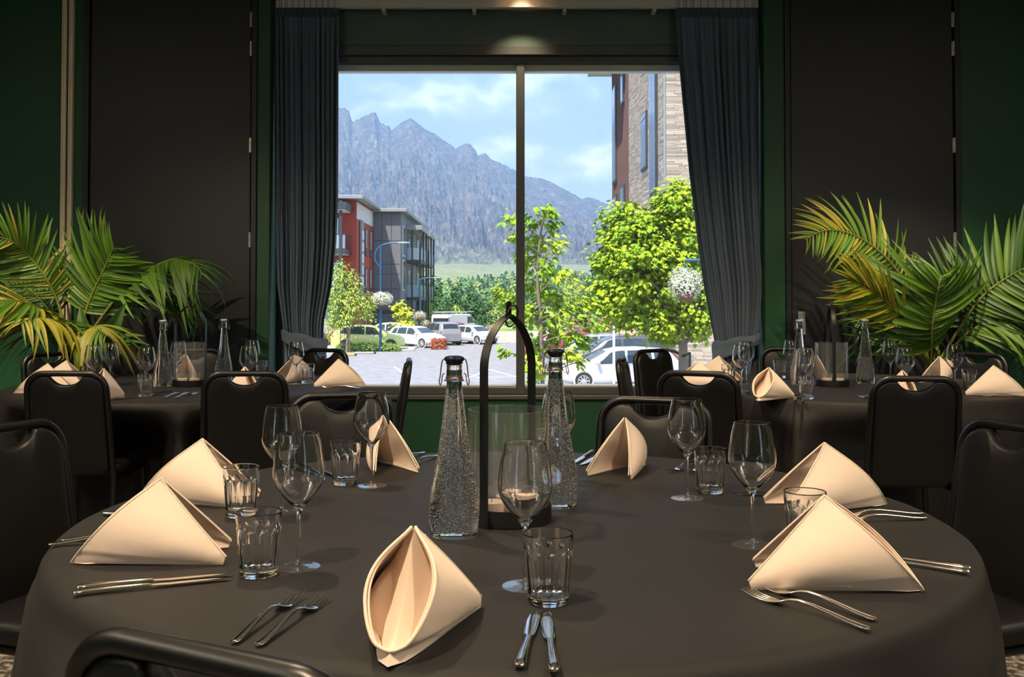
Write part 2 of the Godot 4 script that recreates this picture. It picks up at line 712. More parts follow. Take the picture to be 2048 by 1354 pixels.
	for k in [["paint_lime", Color8(216, 220, 120)], ["paint_white", Color8(214, 216, 219)], ["paint_silver", Color8(136, 140, 147)], ["paint_grey", Color8(108, 112, 120)], ["paint_red", Color8(152, 36, 34)], ["paint_charcoal", Color8(70, 74, 80)]]:
		m = mt(k[0], k[1], 0.3)
		m.clearcoat_enabled = true
		m.clearcoat = 0.8
		m.clearcoat_roughness = 0.05
	mt("stripe_green", Color8(120, 206, 60), 0.5)


# ---------------------------------------------------------------- tableware
func wine_glass() -> Node3D:
	var t := thing("wine_glass", "", "wine glass")
	var bowl := MB.new()
	# outside from the stem up, over the rim, down the inside
	bowl.lathe(PackedVector2Array([
		Vector2(0.0036, 0.082), Vector2(0.0041, 0.089), Vector2(0.0054, 0.095), Vector2(0.0088, 0.1015), Vector2(0.0145, 0.1085), Vector2(0.0222, 0.117), Vector2(0.0302, 0.1265), Vector2(0.0372, 0.1365),
		Vector2(0.0420, 0.147), Vector2(0.0441, 0.157), Vector2(0.0440, 0.167), Vector2(0.0424, 0.183), Vector2(0.0394, 0.202), Vector2(0.0358, 0.219), Vector2(0.0334, 0.2285),
		Vector2(0.0331, 0.2296), Vector2(0.0324, 0.2296), Vector2(0.0321, 0.2285), Vector2(0.0345, 0.219), Vector2(0.0381, 0.202), Vector2(0.0411, 0.183), Vector2(0.0427, 0.167), Vector2(0.0428, 0.157),
		Vector2(0.0407, 0.1475), Vector2(0.0358, 0.138), Vector2(0.0287, 0.1285), Vector2(0.0205, 0.1192), Vector2(0.0125, 0.1115), Vector2(0.006, 0.107), Vector2(0.0, 0.1058)]), 56, 2.0)
	part("bowl", bowl, mats.glass, t)
	var stem := MB.new()
	stem.lathe(PackedVector2Array([Vector2(0.0056, 0.0062), Vector2(0.0043, 0.0095), Vector2(0.0037, 0.016), Vector2(0.0035, 0.04), Vector2(0.0034, 0.07), Vector2(0.0036, 0.082)]), 20, 2.0)
	part("stem", stem, mats.glass, t)
	var foot := MB.new()
	foot.lathe(PackedVector2Array([Vector2(0.0, 0.0008), Vector2(0.02, 0.0006), Vector2(0.0362, 0.0), Vector2(0.0374, 0.0006), Vector2(0.0374, 0.0014), Vector2(0.0362, 0.002), Vector2(0.024, 0.0027), Vector2(0.012, 0.0038), Vector2(0.0056, 0.0062)]), 48, 1.0)
	part("foot", foot, mats.thin_glass, t)
	return t


func tumbler() -> Node3D:
	var t := thing("water_tumbler", "", "tumbler")
	var flute := func(q: Vector2, a: float) -> float:
		var n := 11.0
		var tt := fposmod(a, TAU / n) / (TAU / n) * 2.0 - 1.0
		var arch := 0.0815 - 0.011 * tt * tt
		var k := smoothstep(0.017, 0.023, q.y) * (1.0 - smoothstep(arch - 0.004, arch, q.y))
		return q.x * (1.0 - k * (0.012 + 1.25 * (1.0 - cos(PI / n) / cos(tt * PI / n))))
	var body := MB.new()
	body.lathe(PackedVector2Array([Vector2(0.0318, 0.017), Vector2(0.0321, 0.0195), Vector2(0.0325, 0.023), Vector2(0.0345, 0.045), Vector2(0.0359, 0.063), Vector2(0.0362, 0.066), Vector2(0.0364, 0.069), Vector2(0.0367, 0.072), Vector2(0.0369, 0.075), Vector2(0.0371, 0.078), Vector2(0.0373, 0.082)]), 132, 2.0, flute)
	body.turn()
	body.lathe(PackedVector2Array([Vector2(0.0352, 0.082), Vector2(0.0338, 0.06), Vector2(0.0312, 0.03), Vector2(0.0295, 0.017)]), 48, 2.0)
	body.turn()
	part("fluted_side", body, mats.glass, t)
	var rim := MB.new()
	rim.lathe(PackedVector2Array([Vector2(0.0373, 0.082), Vector2(0.0386, 0.1035), Vector2(0.0385, 0.105), Vector2(0.0378, 0.1058), Vector2(0.037, 0.105), Vector2(0.0366, 0.1035), Vector2(0.0352, 0.082)]), 48, 2.0)
	part("smooth_rim", rim, mats.glass, t)
	var base := MB.new()
	base.lathe(PackedVector2Array([Vector2(0.0295, 0.017), Vector2(0.024, 0.0142), Vector2(0.0, 0.0135)]), 48, 2.0)
	base.turn()
	base.lathe(PackedVector2Array([Vector2(0.0, 0.002), Vector2(0.024, 0.001), Vector2(0.0275, 0.0), Vector2(0.0308, 0.0015), Vector2(0.0316, 0.006), Vector2(0.0318, 0.017)]), 48, 2.0)
	base.ix = base.ix
	part("thick_base", base, mats.glass, t)
	return t


func bottle_profile() -> Array:
	return [[0.0, 0.0452], [0.004, 0.0464], [0.02, 0.0482], [0.045, 0.0492], [0.07, 0.0478], [0.09, 0.0451], [0.105, 0.0425], [0.125, 0.0386], [0.142, 0.0353], [0.16, 0.0321], [0.18, 0.0290], [0.2, 0.0263], [0.22, 0.0239], [0.24, 0.0214], [0.26, 0.0189], [0.285, 0.0156]]


func bottle(pale: bool, bubbles: int) -> Node3D:
	var t := thing("swing_top_bottle", "", "bottle")
	var prof := PackedVector2Array([Vector2(0, 0.005), Vector2(0.03, 0.004), Vector2(0.041, 0.0), Vector2(0.0455, 0.001)])
	for q in bottle_profile():
		prof.append(Vector2(q[1], maxf(q[0], 0.003)))
	prof.append_array(PackedVector2Array([Vector2(0.0150, 0.296), Vector2(0.0150, 0.3)]))
	var body := MB.new()
	body.lathe(prof, 64, 1.2)
	part("glass_body", body, mats.bottle_glass, t)
	var neck := MB.new()
	neck.lathe(PackedVector2Array([Vector2(0.0150, 0.3), Vector2(0.0172, 0.302), Vector2(0.0172, 0.307), Vector2(0.0155, 0.309), Vector2(0.0152, 0.332), Vector2(0.0168, 0.334), Vector2(0.0165, 0.338), Vector2(0.0115, 0.338), Vector2(0.0112, 0.301)]), 40, 0.9)
	part("neck", neck, mats.glass, t)
	var cap := MB.new()
	cap.lathe(PackedVector2Array([Vector2(0.0, 0.33), Vector2(0.0105, 0.331), Vector2(0.0125, 0.338), Vector2(0.0172, 0.3383), Vector2(0.0196, 0.3405), Vector2(0.0196, 0.344), Vector2(0.0176, 0.3472), Vector2(0.011, 0.3492), Vector2(0.0, 0.3495)]), 36, 1.0)
	part("stopper", cap, mats.stopper_pale if pale else mats.stopper_dark, t)
	var bail := MB.new()
	for s in [-1.0, 1.0]:
		bail.tube(smooth_path([Vector3(s * 0.012, 0.342, 0.0), Vector3(s * 0.0205, 0.3425, 0.0), Vector3(s * 0.0245, 0.334, 0.0), Vector3(s * 0.027, 0.312, 0.0), Vector3(s * 0.0292, 0.299, 0.002), Vector3(s * 0.027, 0.292, 0.004), Vector3(s * 0.0245, 0.299, 0.003), Vector3(s * 0.0225, 0.312, 0.001), Vector3(s * 0.0185, 0.3145, 0.0)]), 0.00115, 6)
	part("wire_bail", bail, mats.copper_wire, t)
	var ring := MB.new()
	var loop := PackedVector3Array()
	for k in 28:
		var a := TAU * k / 28
		loop.append(Vector3(0.019 * cos(a), 0.3045 - 0.004 * absf(cos(a)) * absf(cos(a)), 0.019 * sin(a)))
	ring.tube(loop, 0.0011, 6, true)
	part("neck_wire", ring, mats.copper_wire, t)
	# white seeds; the glint of air bubbles is put into their colour
	var bub := MB.new()
	bub.ball(Vector3.ZERO, Vector3.ONE, 6, 4)
	var xfs := []
	for i in bubbles:
		var y := 0.012 + 0.27 * rng.randf()
		var r := pick(bottle_profile(), y) * 0.965
		var a := rng.randf() * TAU
		var k := rng.randf()
		r *= 1.0 - 0.25 * k * k
		var s := 0.00027 + 0.00045 * pow(rng.randf(), 2.0) * (1.0 - y * 2.0)
		xfs.append(Transform3D(Basis.from_scale(Vector3(s, s * 1.1, s)), Vector3(r * cos(a), y, r * sin(a))))
	scatter("bubble_glints", bub.mesh(), mats.bubble, t, xfs)
	return t


func lantern(label: String, at: Vector3, yaw: float) -> void:
	var t := thing("hurricane_lantern", label, "lantern", at, yaw, "black metal lanterns on the tables")
	var tray := MB.new()
	tray.lathe(PackedVector2Array([Vector2(0, 0.0), Vector2(0.088, 0.0), Vector2(0.0895, 0.002), Vector2(0.0895, 0.034), Vector2(0.0885, 0.0352), Vector2(0.0865, 0.034), Vector2(0.0865, 0.010), Vector2(0, 0.009)]), 64, 0.9)
	part("tray", tray, mats.black_metal, t)
	var g := MB.new()
	g.lathe(PackedVector2Array([Vector2(0.0845, 0.0105), Vector2(0.0845, 0.229), Vector2(0.0836, 0.2305), Vector2(0.082, 0.2305), Vector2(0.0812, 0.229), Vector2(0.0812, 0.0105), Vector2(0.0845, 0.0105)]), 72, 0.9)
	part("glass_cylinder", g, mats.thin_glass, t)
	var strap := MB.new()
	var path := PackedVector3Array()
	var r := 0.0915
	path.append(Vector3(-r, 0.0, 0))
	path.append(Vector3(-r, 0.15, 0))
	for k in 25:
		var a := PI - PI * k / 24.0
		var yy := sin(a)
		path.append(Vector3(r * cos(a), 0.318 + 0.108 * (0.72 * yy + 0.28 * pow(1.0 - absf(cos(a)), 0.8)), 0))
	path.append(Vector3(r, 0.15, 0))
	path.append(Vector3(r, 0.0, 0))
	var rows := []
	for i in path.size():
		var d := (path[mini(i + 1, path.size() - 1)] - path[maxi(i - 1, 0)]).normalized()
		var nn := Vector3(-d.y, d.x, 0) * 0.0014
		var row := PackedVector3Array()
		for c in [[-1, -0.0095], [1, -0.0095], [1, 0.0095], [-1, 0.0095]]:
			row.append(path[i] + nn * c[0] + Vector3(0, 0, c[1]))
		rows.append(row)
	for f in 4:
		var two := []
		for row in rows:
			two.append(PackedVector3Array([row[f], row[(f + 1) % 4]]))
		strap.grid(two)
	strap.fix(0, 0)
	part("strap_handle", strap, mats.black_metal, t)
	var tab := MB.new()
	tab.x = Transform3D(Basis(), Vector3(0, 0.43, 0))
	tab.prism(PackedVector2Array([Vector2(-0.0095, -0.01), Vector2(0.0095, -0.01), Vector2(0.0095, 0.022), Vector2(0.007, 0.025), Vector2(-0.007, 0.025), Vector2(-0.0095, 0.022)]), -0.0015, 0.0015, 0.0004)
	part("top_tab", tab, mats.black_metal, t)
	var ring := MB.new()
	var loop := PackedVector3Array()
	for k in 36:
		var a := TAU * k / 36
		loop.append(Vector3(0.021 * cos(a) + 0.003, 0.424 + 0.022 * sin(a), 0.006 + 0.006 * sin(a)))
	ring.tube(loop, 0.0017, 8, true)
	part("hanging_ring", ring, mats.ring_metal, t, "small round metal ring")


func candle(label: String, at: Vector3, group: String) -> void:
	var t := thing("candle_cup", label, "candle", at, 0.0, group)
	var cup := MB.new()
	cup.lathe(PackedVector2Array([Vector2(0, 0.0), Vector2(0.0255, 0.0), Vector2(0.0268, 0.002), Vector2(0.0298, 0.057), Vector2(0.0292, 0.058), Vector2(0.0284, 0.0575), Vector2(0.0256, 0.005), Vector2(0, 0.0045)]), 36, 0.9)
	part("glass_cup", cup, mats.thin_glass, t)
	var wax := MB.new()
	wax.lathe(PackedVector2Array([Vector2(0, 0.005), Vector2(0.0252, 0.005), Vector2(0.0266, 0.032), Vector2(0.025, 0.0335), Vector2(0.01, 0.032), Vector2(0, 0.0318)]), 32, 0.9)
	part("wax", wax, mats.wax, t)
	var wick := MB.new()
	wick.tube(PackedVector3Array([Vector3(0, 0.031, 0), Vector3(0.0004, 0.036, 0), Vector3(0.0014, 0.040, 0.0005)]), 0.0008, 6)
	part("wick", wick, mats.wick, t)


func loft(m: MB, secs: Array, n := 10) -> void:
	# each: [z, x, y, half width, half thickness]
	var rows := []
	for s in secs:
		var row := PackedVector3Array()
		for k in n:
			var a := TAU * (k + 0.5) / n
			row.append(Vector3(s[1] + s[3] * cos(a), s[2] + s[4] * sin(a), s[0]))
		rows.append(row)
	m.solid(rows)


func fork() -> Node3D:
	var t := thing("dinner_fork", "", "fork")
	var h := MB.new()
	loft(h, [[0.0, 0, 0.0036, 0.003, 0.0015], [0.002, 0, 0.0036, 0.0062, 0.0024], [0.012, 0, 0.0038, 0.0070, 0.0026], [0.035, 0, 0.0058, 0.0062, 0.0025], [0.065, 0, 0.0098, 0.0048, 0.0024], [0.095, 0, 0.0132, 0.0036, 0.0024], [0.118, 0, 0.0138, 0.0031, 0.0023], [0.132, 0, 0.0118, 0.0034, 0.0021], [0.142, 0, 0.0088, 0.0052, 0.0017]])
	part("handle", h, mats.steel, t)
	var b := MB.new()
	loft(b, [[0.1415, 0, 0.0089, 0.0052, 0.0017], [0.148, 0, 0.0065, 0.0095, 0.0014], [0.155, 0, 0.0046, 0.0118, 0.0012], [0.163, 0, 0.0032, 0.0122, 0.0011], [0.170, 0, 0.0026, 0.0121, 0.001]], 12)
	part("head", b, mats.steel, t)
	for k in 4:
		var x := (k - 1.5) * 0.0067
		var p := MB.new()
		loft(p, [[0.168, x, 0.0026, 0.0022, 0.001], [0.178, x, 0.0024, 0.0019, 0.001], [0.195, x * 1.01, 0.0040, 0.0017, 0.0009], [0.210, x * 1.02, 0.0072, 0.0013, 0.0008], [0.2195, x * 1.02, 0.0098, 0.0005, 0.0004]], 8)
		part("tine", p, mats.steel, t)
	return t


func knife() -> Node3D:
	var t := thing("dinner_knife", "", "knife")
	var h := MB.new()
	loft(h, [[0.0, 0, 0.0048, 0.003, 0.002], [0.003, 0, 0.0048, 0.0072, 0.0042], [0.015, 0, 0.0050, 0.0080, 0.0046], [0.05, 0, 0.0048, 0.0068, 0.0044], [0.09, 0, 0.0046, 0.0054, 0.0040], [0.108, 0, 0.0045, 0.0048, 0.0036], [0.114, 0, 0.0044, 0.0056, 0.002]])
	part("handle", h, mats.steel, t)
	var b := MB.new()
	loft(b, [[0.113, 0, 0.0044, 0.0054, 0.0018], [0.122, 0.0008, 0.0042, 0.0082, 0.0014], [0.14, 0.001, 0.0038, 0.0092, 0.0012], [0.18, 0.0012, 0.0032, 0.0095, 0.0011], [0.21, 0.0006, 0.0028, 0.0085, 0.001], [0.226, -0.0012, 0.0024, 0.0062, 0.0009], [0.234, -0.003, 0.0022, 0.0030, 0.0007], [0.2375, -0.0042, 0.002, 0.0008, 0.0004]], 8)
	part("blade", b, mats.steel, t)
	return t


func napkin(s: float, bow: float, wide: bool) -> Node3D:
	var t := thing("folded_napkin", "", "napkin")
	var A := Vector3(0, 0.143, 0.0)
	var F := Vector3(0, 0.003, 0.148)
	var N := Vector3(0, 0.148, 0.140).normalized()
	var nt := 36
	var nv := 12
	var sheet := MB.new()
	for side in [-1.0, 1.0]:
		var S := Vector3(side, 0, 0)
		var flap := MB.new()
		var rows := []
		var srows := []
		var edge := PackedVector3Array()
		var hem := PackedVector3Array()
		for i in nt + 1:
			var u := 0.9 * (1.0 - pow(1.0 - i / 30.0, 1.7)) if i <= 30 else 0.9 + 0.1 * (i - 30) / 6.0
			if not wide:
				u = float(i) / nt
			var v := minf(u / 0.9, 1.0) if wide else u
			var w := pow(maxf(sin(PI * pow(v, 1.12)), 0.0), lerpf(1.0, 0.42 if wide else 0.9, v)) if v < 0.9995 else 0.0
			var blunt := smoothstep(0.72, 1.0, u) * (1.0 if wide else 0.25)
			var E := A.lerp(F, u) + S * (0.0026 * (1.0 - smoothstep(0.86, 0.905, u)) + bow * w) + N * (0.010 * w)
			var R := A.lerp(F, u) - N * (0.004 + 0.018 * w)
			var L := Vector3(side * s, 0.0015 + (1.0 - u) * 0.014, -0.112 - 0.004 * (1.0 - u))
			if u <= (0.91 if wide else 1.0):
				edge.append(E)
			var row := PackedVector3Array()
			var srow := PackedVector3Array()
			for j in nv + 1:
				var q := float(j) / nv
				var p := E.lerp(L, q)
				var puff := sin(PI * q) * (0.25 + 0.75 * sin(PI * clampf(u * 0.9 + 0.05, 0, 1)))
				p += S * (0.012 * puff + blunt * 0.010 * smoothstep(0.0, 0.07, q) * (1.0 - smoothstep(0.1, 0.7, q)))
				p.y = maxf(p.y, 0.0012)
				row.append(p)
				var g := R.lerp(L - S * 0.006, q)
				g.x = side * maxf(s - 0.006, 0.0) * pow(q, 0.62) if q > 0.0 else 0.0
				g.x = side * maxf(absf(g.x), absf(p.x) * smoothstep(0.0, 0.35, q) - 0.003) if j > 1 else g.x
				g.x = side * minf(absf(g.x), absf(p.x) - 0.0015) if j > 1 else g.x
				g.y = maxf(g.y, 0.002)
				srow.append(g)
				if i == 0:
					hem.append(p)
			rows.append(row)
			srows.append(srow)
		flap.grid(rows, false, side > 0.0)
		part("front_flap", flap, mats.napkin, t)
		sheet.grid(srows, false, side > 0.0)
		var roll := MB.new()
		roll.tube(edge, 0.0024 if wide else 0.0015, 8)
		var inner := PackedVector3Array()
		for i in edge.size():
			inner.append(edge[i] - S * 0.0042 * sin(PI * i / edge.size()) - N * 0.003)
		roll.tube(inner, 0.0017 if wide else 0.0012, 8)
		part("rolled_edge", roll, mats.napkin, t)
		var h := MB.new()
		h.tube(hem, 0.0014, 8)
		var low := PackedVector3Array()
		for i in hem.size():
			low.append(hem[i] - S * 0.0055 * float(i) / nv + Vector3(0, -0.002, -0.001))
		h.tube(low, 0.0013, 8)
		part("hem", h, mats.napkin, t)
	part("back_panel", sheet, mats.napkin, t)
	return t


func tablecloth(label: String, c: Vector3, seed_: int) -> void:
	var m := MB.new()
	var R := 0.905
	var rows := []
	var n := 300
	var prof := [[0.0, 0.0], [0.25, 0.0], [0.5, 0.0], [0.7, 0.0], [0.82, 0.0], [0.88, 0.0], [0.895, -0.0012], [0.906, -0.006], [0.913, -0.016], [0.916, -0.03]]
	for k in 26:
		prof.append([0.917 + 0.0018 * k, -0.045 - 0.0268 * k])
	for q in prof:
		var drop: float = clampf(-q[1] / 0.74, 0, 1)
		var row := PackedVector3Array()
		for s in n:
			var a := TAU * s / n
			var f := sin(a * 9.0 + seed_ + 1.3 * sin(a * 2.0)) * 0.6 + sin(a * 5.0 + seed_ * 2.1) * 0.4 + 0.25 * sin(a * 17.0 + seed_)
			var r: float = q[0] * R / 0.905 + (0.012 + 0.1 * pow(drop, 0.75) * (f + 0.5)) * smoothstep(0.02, 0.13, drop)
			var y: float = q[1] - 0.003 * (1.0 + f) * smoothstep(0.89, 0.915, q[0])
			if q[0] < 0.9:
				y += 0.0011 * (noise.get_noise_2d(r * cos(a) * 5.0 + seed_, r * sin(a) * 5.0))
			var u := Vector2(cos(a), sin(a))
			if y < 0.0:
				var hold := smoothstep(-0.03, -0.2, y)
				for e in chair_spots():
					var cc: Vector2 = e[0] - Vector2(c.x, c.z)
					if cc.length() > 1.6 or u.dot(cc) < 0.0:
						continue
					var fd: Vector2 = e[1]
					var uf := u.dot(fd)
					if uf > -0.2:
						continue
					var lim := (0.25 + cc.dot(fd)) / uf
					var side := absf((u * lim - cc).cross(fd))
					var k := hold * (1.0 - smoothstep(0.23, 0.36, side))
					if lim < r and lim > 0.3:
						r = lerpf(r, lim, k)
			row.append(Vector3(r * u.x, y, r * u.y))
		rows.append(row)
	m.grid(rows, true)
	m.turn()
	var o := part("tablecloth", m, mats.cloth_black, self)
	o.position = c
	tag(o, label, "tablecloth", "black tablecloths on the round tables")


func along(src: Node3D, label: String, tip: Vector2, end: Vector2, y: float, group: String, first: bool) -> void:
	var yaw := atan2(tip.x - end.x, tip.y - end.y)
	var at := Vector3(end.x, y, end.y)
	if first:
		src.position = at
		src.rotation.y = yaw
		tag(src, label, "", group)
	else:
		copy(src, label, at, yaw, group)


func put(src: Node3D, labels: Array, spots: Array, y: float, group: String, first := false) -> void:
	for i in spots.size():
		var p: Array = spots[i]
		var yaw: float = p[2] if p.size() > 2 else float(i) * 0.37
		if first and i == 0:
			src.position = Vector3(p[0], y, p[1])
			src.rotation.y = yaw
			tag(src, labels[i], "", group)
		else:
			copy(src, labels[i], Vector3(p[0], y, p[1]), yaw, group)


func build_tables() -> void:
	var FC := Vector2(0.0, -2.145)
	var LC := Vector2(-1.74, -5.36)
	var RC := Vector2(1.80, -5.36)
	tablecloth("black floor-length cloth on the big round table in front", Vector3(FC.x, 0.7497, FC.y), 1)
	tablecloth("black cloth on the round table below the tall palm by the white post", Vector3(LC.x, 0.7497, LC.y), 4)
	tablecloth("black cloth on the round table by the door with the light switch", Vector3(RC.x, 0.7497, RC.y), 8)
	var Y := 0.75
	var front := "at the front round table"
	var wg := "wine glasses on the tables"
	var g := wine_glass()
	put(g, [
		"clear wine glass in the middle of the front table, just behind the nearest tumbler",
		"clear wine glass on the front table, its foot touching the tumbler beside the long knives",
		"clear wine glass on the front table, its bowl overlapped by a nearer wine glass",
		"clear wine glass on the front table with a curled napkin seen through its bowl",
		"clear wine glass on the front table, beside the tumbler with fork tines at its foot",
		"clear wine glass on the front table, beside the tumbler that a large napkin half hides",
		"clear wine glass on the front table, hidden behind the farther bubble bottle"],
		[[0.021, -1.612], [-0.366, -1.725], [-0.497, -2.167], [-0.346, -2.472], [0.404, -2.318], [0.449, -1.878], [0.117, -2.526]], Y, wg, true)
	put(g, [
		"wine glass over the tallest napkin of the palm-side table, overlapping a second glass",
		"wine glass on the palm-side table, just behind the glass over the two tall napkins",
		"wine glass on the palm-side table, rising behind the short fluted tumbler near its bottle",
		"wine glass on the palm-side table, seen between the bottle and the lantern glass",
		"wine glass on the palm-side table, nearer of the two overlapping beside the second bottle",
		"wine glass on the palm-side table, farther of the two overlapping beside the second bottle",
		"wine glass on the palm-side table, below the tied curtain next to a tumbler"],
		[[-2.091, -5.008], [-2.123, -5.296], [-1.77, -4.85], [-1.827, -5.485], [-1.29, -4.902], [-1.459, -5.619], [-1.169, -5.42]], Y, wg)
	put(g, [
		"wine glass on the switch-side table, nearer of the two overlapping under the curtain",
		"wine glass on the switch-side table, farther of the two overlapping under the curtain",
		"wine glass on the switch-side table, peeking out behind the bottle beside the lantern",
		"wine glass on the switch-side table, standing before the bottle and above a tumbler",
		"wine glass on the switch-side table, farther of the two overlapping below the palm",
		"wine glass on the switch-side table, nearer of the two overlapping below the palm",
		"wine glass on the switch-side table, in front of the chair back at the far end"],
		[[1.145, -5.008], [1.267, -5.42], [1.566, -5.619], [1.378, -4.702], [2.096, -5.551], [1.864, -4.751], [2.237, -5.063]], Y, wg)
	var tg := "fluted water tumblers on the tables"
	var tb := tumbler()
	put(tb, [
		"fluted glass tumbler nearest the camera, above the two short-looking knives",
		"fluted glass tumbler on the front table, at the tip of the two long knives",
		"fluted glass tumbler on the front table with a cream napkin seen through it",
		"fluted glass tumbler on the front table, beside the glass with a napkin behind it",
		"fluted glass tumbler on the front table, between the fork tines and the tall wine glass",
		"fluted glass tumbler on the front table, half hidden behind the large white napkin",
		"fluted glass tumbler on the front table, hidden behind the farther bubble bottle"],
		[[0.055, -1.528], [-0.423, -1.679], [-0.575, -2.132], [-0.415, -2.499], [0.471, -2.39], [0.541, -1.856], [0.089, -2.718]], Y, tg, true)
	put(tb, [
		"fluted tumbler on the palm-side table, in front of the bottle and the knife tips",
		"fluted tumbler on the palm-side table, next to the big napkin by the window",
		"fluted tumbler on the palm-side table, behind the overlapping wine glasses beside the bottle",
		"fluted tumbler on the palm-side table, behind the overlapping wine glasses at the napkins"],
		[[-1.733, -4.745], [-1.117, -5.473], [-1.461, -5.832], [-2.233, -5.271]], Y, tg)
	put(tb, [
		"fluted tumbler on the switch-side table, beneath the overlapping wine glasses under the curtain",
		"fluted tumbler on the switch-side table, alone behind the open napkin",
		"fluted tumbler on the switch-side table, below the wine glass in front of the bottle",
		"fluted tumbler on the switch-side table, beside the largest napkin at the far end"],
		[[1.174, -5.431], [1.56, -5.832], [1.358, -4.622], [2.323, -5.083]], Y, tg)
	var bg := "swing-top water bottles on the tables"
	var b := bottle(false, 9000)
	put(b, ["tall bubbled glass bottle with dark swing-top stopper, nearer one on the front table",
		"tall bubbled glass bottle with dark swing-top stopper, behind the lantern on the front table"],
		[[-0.113, -1.961, 0.06], [0.097, -2.235, 0.1]], Y, bg, true)
	var b2 := bottle(true, 3500)
	put(b2, ["tall clear swing-top bottle on the palm-side table, between a wine glass and the lantern",
		"tall clear swing-top bottle on the palm-side table, between the lantern and the door hinge",
		"tall clear swing-top bottle on the switch-side table, in front of the light switch",
		"tall clear swing-top bottle on the switch-side table, pale stopper against the palm fronds"],
		[[-1.843, -5.285, 1.2], [-1.597, -5.55, 0.3], [1.55, -5.40, 0.3], [1.93, -5.47, 1.3]], Y, bg, true)
	lantern("black hoop-handled lantern with glass cylinder in the middle of the front table", Vector3(-0.007, Y, -2.094), 1.0)
	lantern("black hoop-handled lantern on the palm-side table, hoop facing the room", Vector3(-1.703, Y, -5.301), -0.25)
	lantern("black hoop-handled lantern on the switch-side table, hoop seen edge-on", Vector3(1.69, Y, -5.301), 1.42)
	var cg := "cream candles in glass cups inside the lanterns"
	var i := 0
	for q in [[-0.042, -2.075], [0.03, -2.065], [-0.008, -2.135], [-1.735, -5.275], [-1.672, -5.28], [1.66, -5.285], [1.72, -5.27]]:
		candle(["cream candle in a glass cup at the strap side of the front lantern", "cream candle in a glass cup in the front lantern, behind a wine glass", "cream candle in a glass cup at the back of the front lantern",
			"cream candle in the palm-side lantern, next to the bottle", "cream candle in the palm-side lantern, away from the palm",
			"cream candle in the switch-side lantern, nearer the light switch", "cream candle in the switch-side lantern, beyond its strap"][i], Vector3(q[0], Y + 0.0095, q[1]), cg)
		i += 1
	# napkins: place under the tip, turn towards the diner
	var ng := "cream napkins folded into standing pyramids"
	var nk := napkin(0.078, 0.043, true)
	var nk2 := napkin(0.062, 0.020, false)
	var nk3 := napkin(0.07, 0.032, false)
	put(nk3, ["large cream napkin in front of the half-hidden tumbler, above two forks"], [[0.505, -1.625, 1.28]], Y, ng, true)
	put(nk, ["cream napkin standing open towards the camera like a leaf, beside the forks",
		"cream napkin on the switch-side table standing open like a leaf, beside a tumbler"],
		[[-0.137, -1.40, -0.12], [1.188, -4.63, -0.6]], Y, ng, true)
	put(nk2, ["large cream napkin beside the two long knives on the front table",
		"cream napkin on the front table, behind the large napkin with the long knives",
		"cream napkin on the front table, seen through the bowl of a wine glass",
		"cream napkin on the front table standing alone before the scooped chair back",
		"cream napkin on the front table, behind the half-hidden tumbler near two fork handles",
		"cream napkin at the edge of the palm-side table, behind the back of the near chair",
		"tallest cream napkin beside the near chair on the palm-side table, below two wine glasses",
		"cream napkin on the palm-side table, showing behind the two overlapping wine glasses",
		"cream napkin on the palm-side table, seen through the lantern glass",
		"cream napkin on the palm-side table with two legs, under the tied curtain",
		"cream napkin on the palm-side table nearest the window, a fork at its foot",
		"cream napkin on the palm-side table, glimpsed through the handle hole of a chair",
		"cream napkin on the switch-side table, lower of the two under the curtain",
		"cream napkin on the switch-side table, higher of the two under the curtain",
		"cream napkin on the switch-side table, partly behind the lantern and a wine glass",
		"cream napkin on the switch-side table with a middle fold, behind the near chair",
		"cream napkin on the switch-side table, only its tip above the near chair",
		"largest cream napkin on the switch-side table, a fork lying at its foot"],
		[[-0.621, -1.777, -1.37], [-0.703, -2.278, -1.62], [-0.346, -2.733, -2.75], [0.301, -2.676, 2.65], [0.69, -2.216, 1.75],
		[-2.287, -4.934, -1.15], [-1.868, -4.582, 0.1], [-2.30, -5.17, -1.6], [-1.863, -5.725, -2.9], [-1.219, -5.625, 2.5], [-0.918, -5.3, 1.5], [-1.248, -4.682, 0.6],
		[0.96, -5.131, -1.3], [1.157, -5.6, -2.1], [1.72, -5.66, 2.9], [2.359, -5.528, 2.3], [1.736, -4.455, 0.0], [2.3, -4.787, 1.0]], Y, ng, true)
	# cutlery: tip and handle end on the cloth
	var fg := "steel dinner forks beside the napkins"
	var kg := "steel dinner knives beside the napkins"
	var yy := Y + 0.0008
	var f := fork()
	var first := true
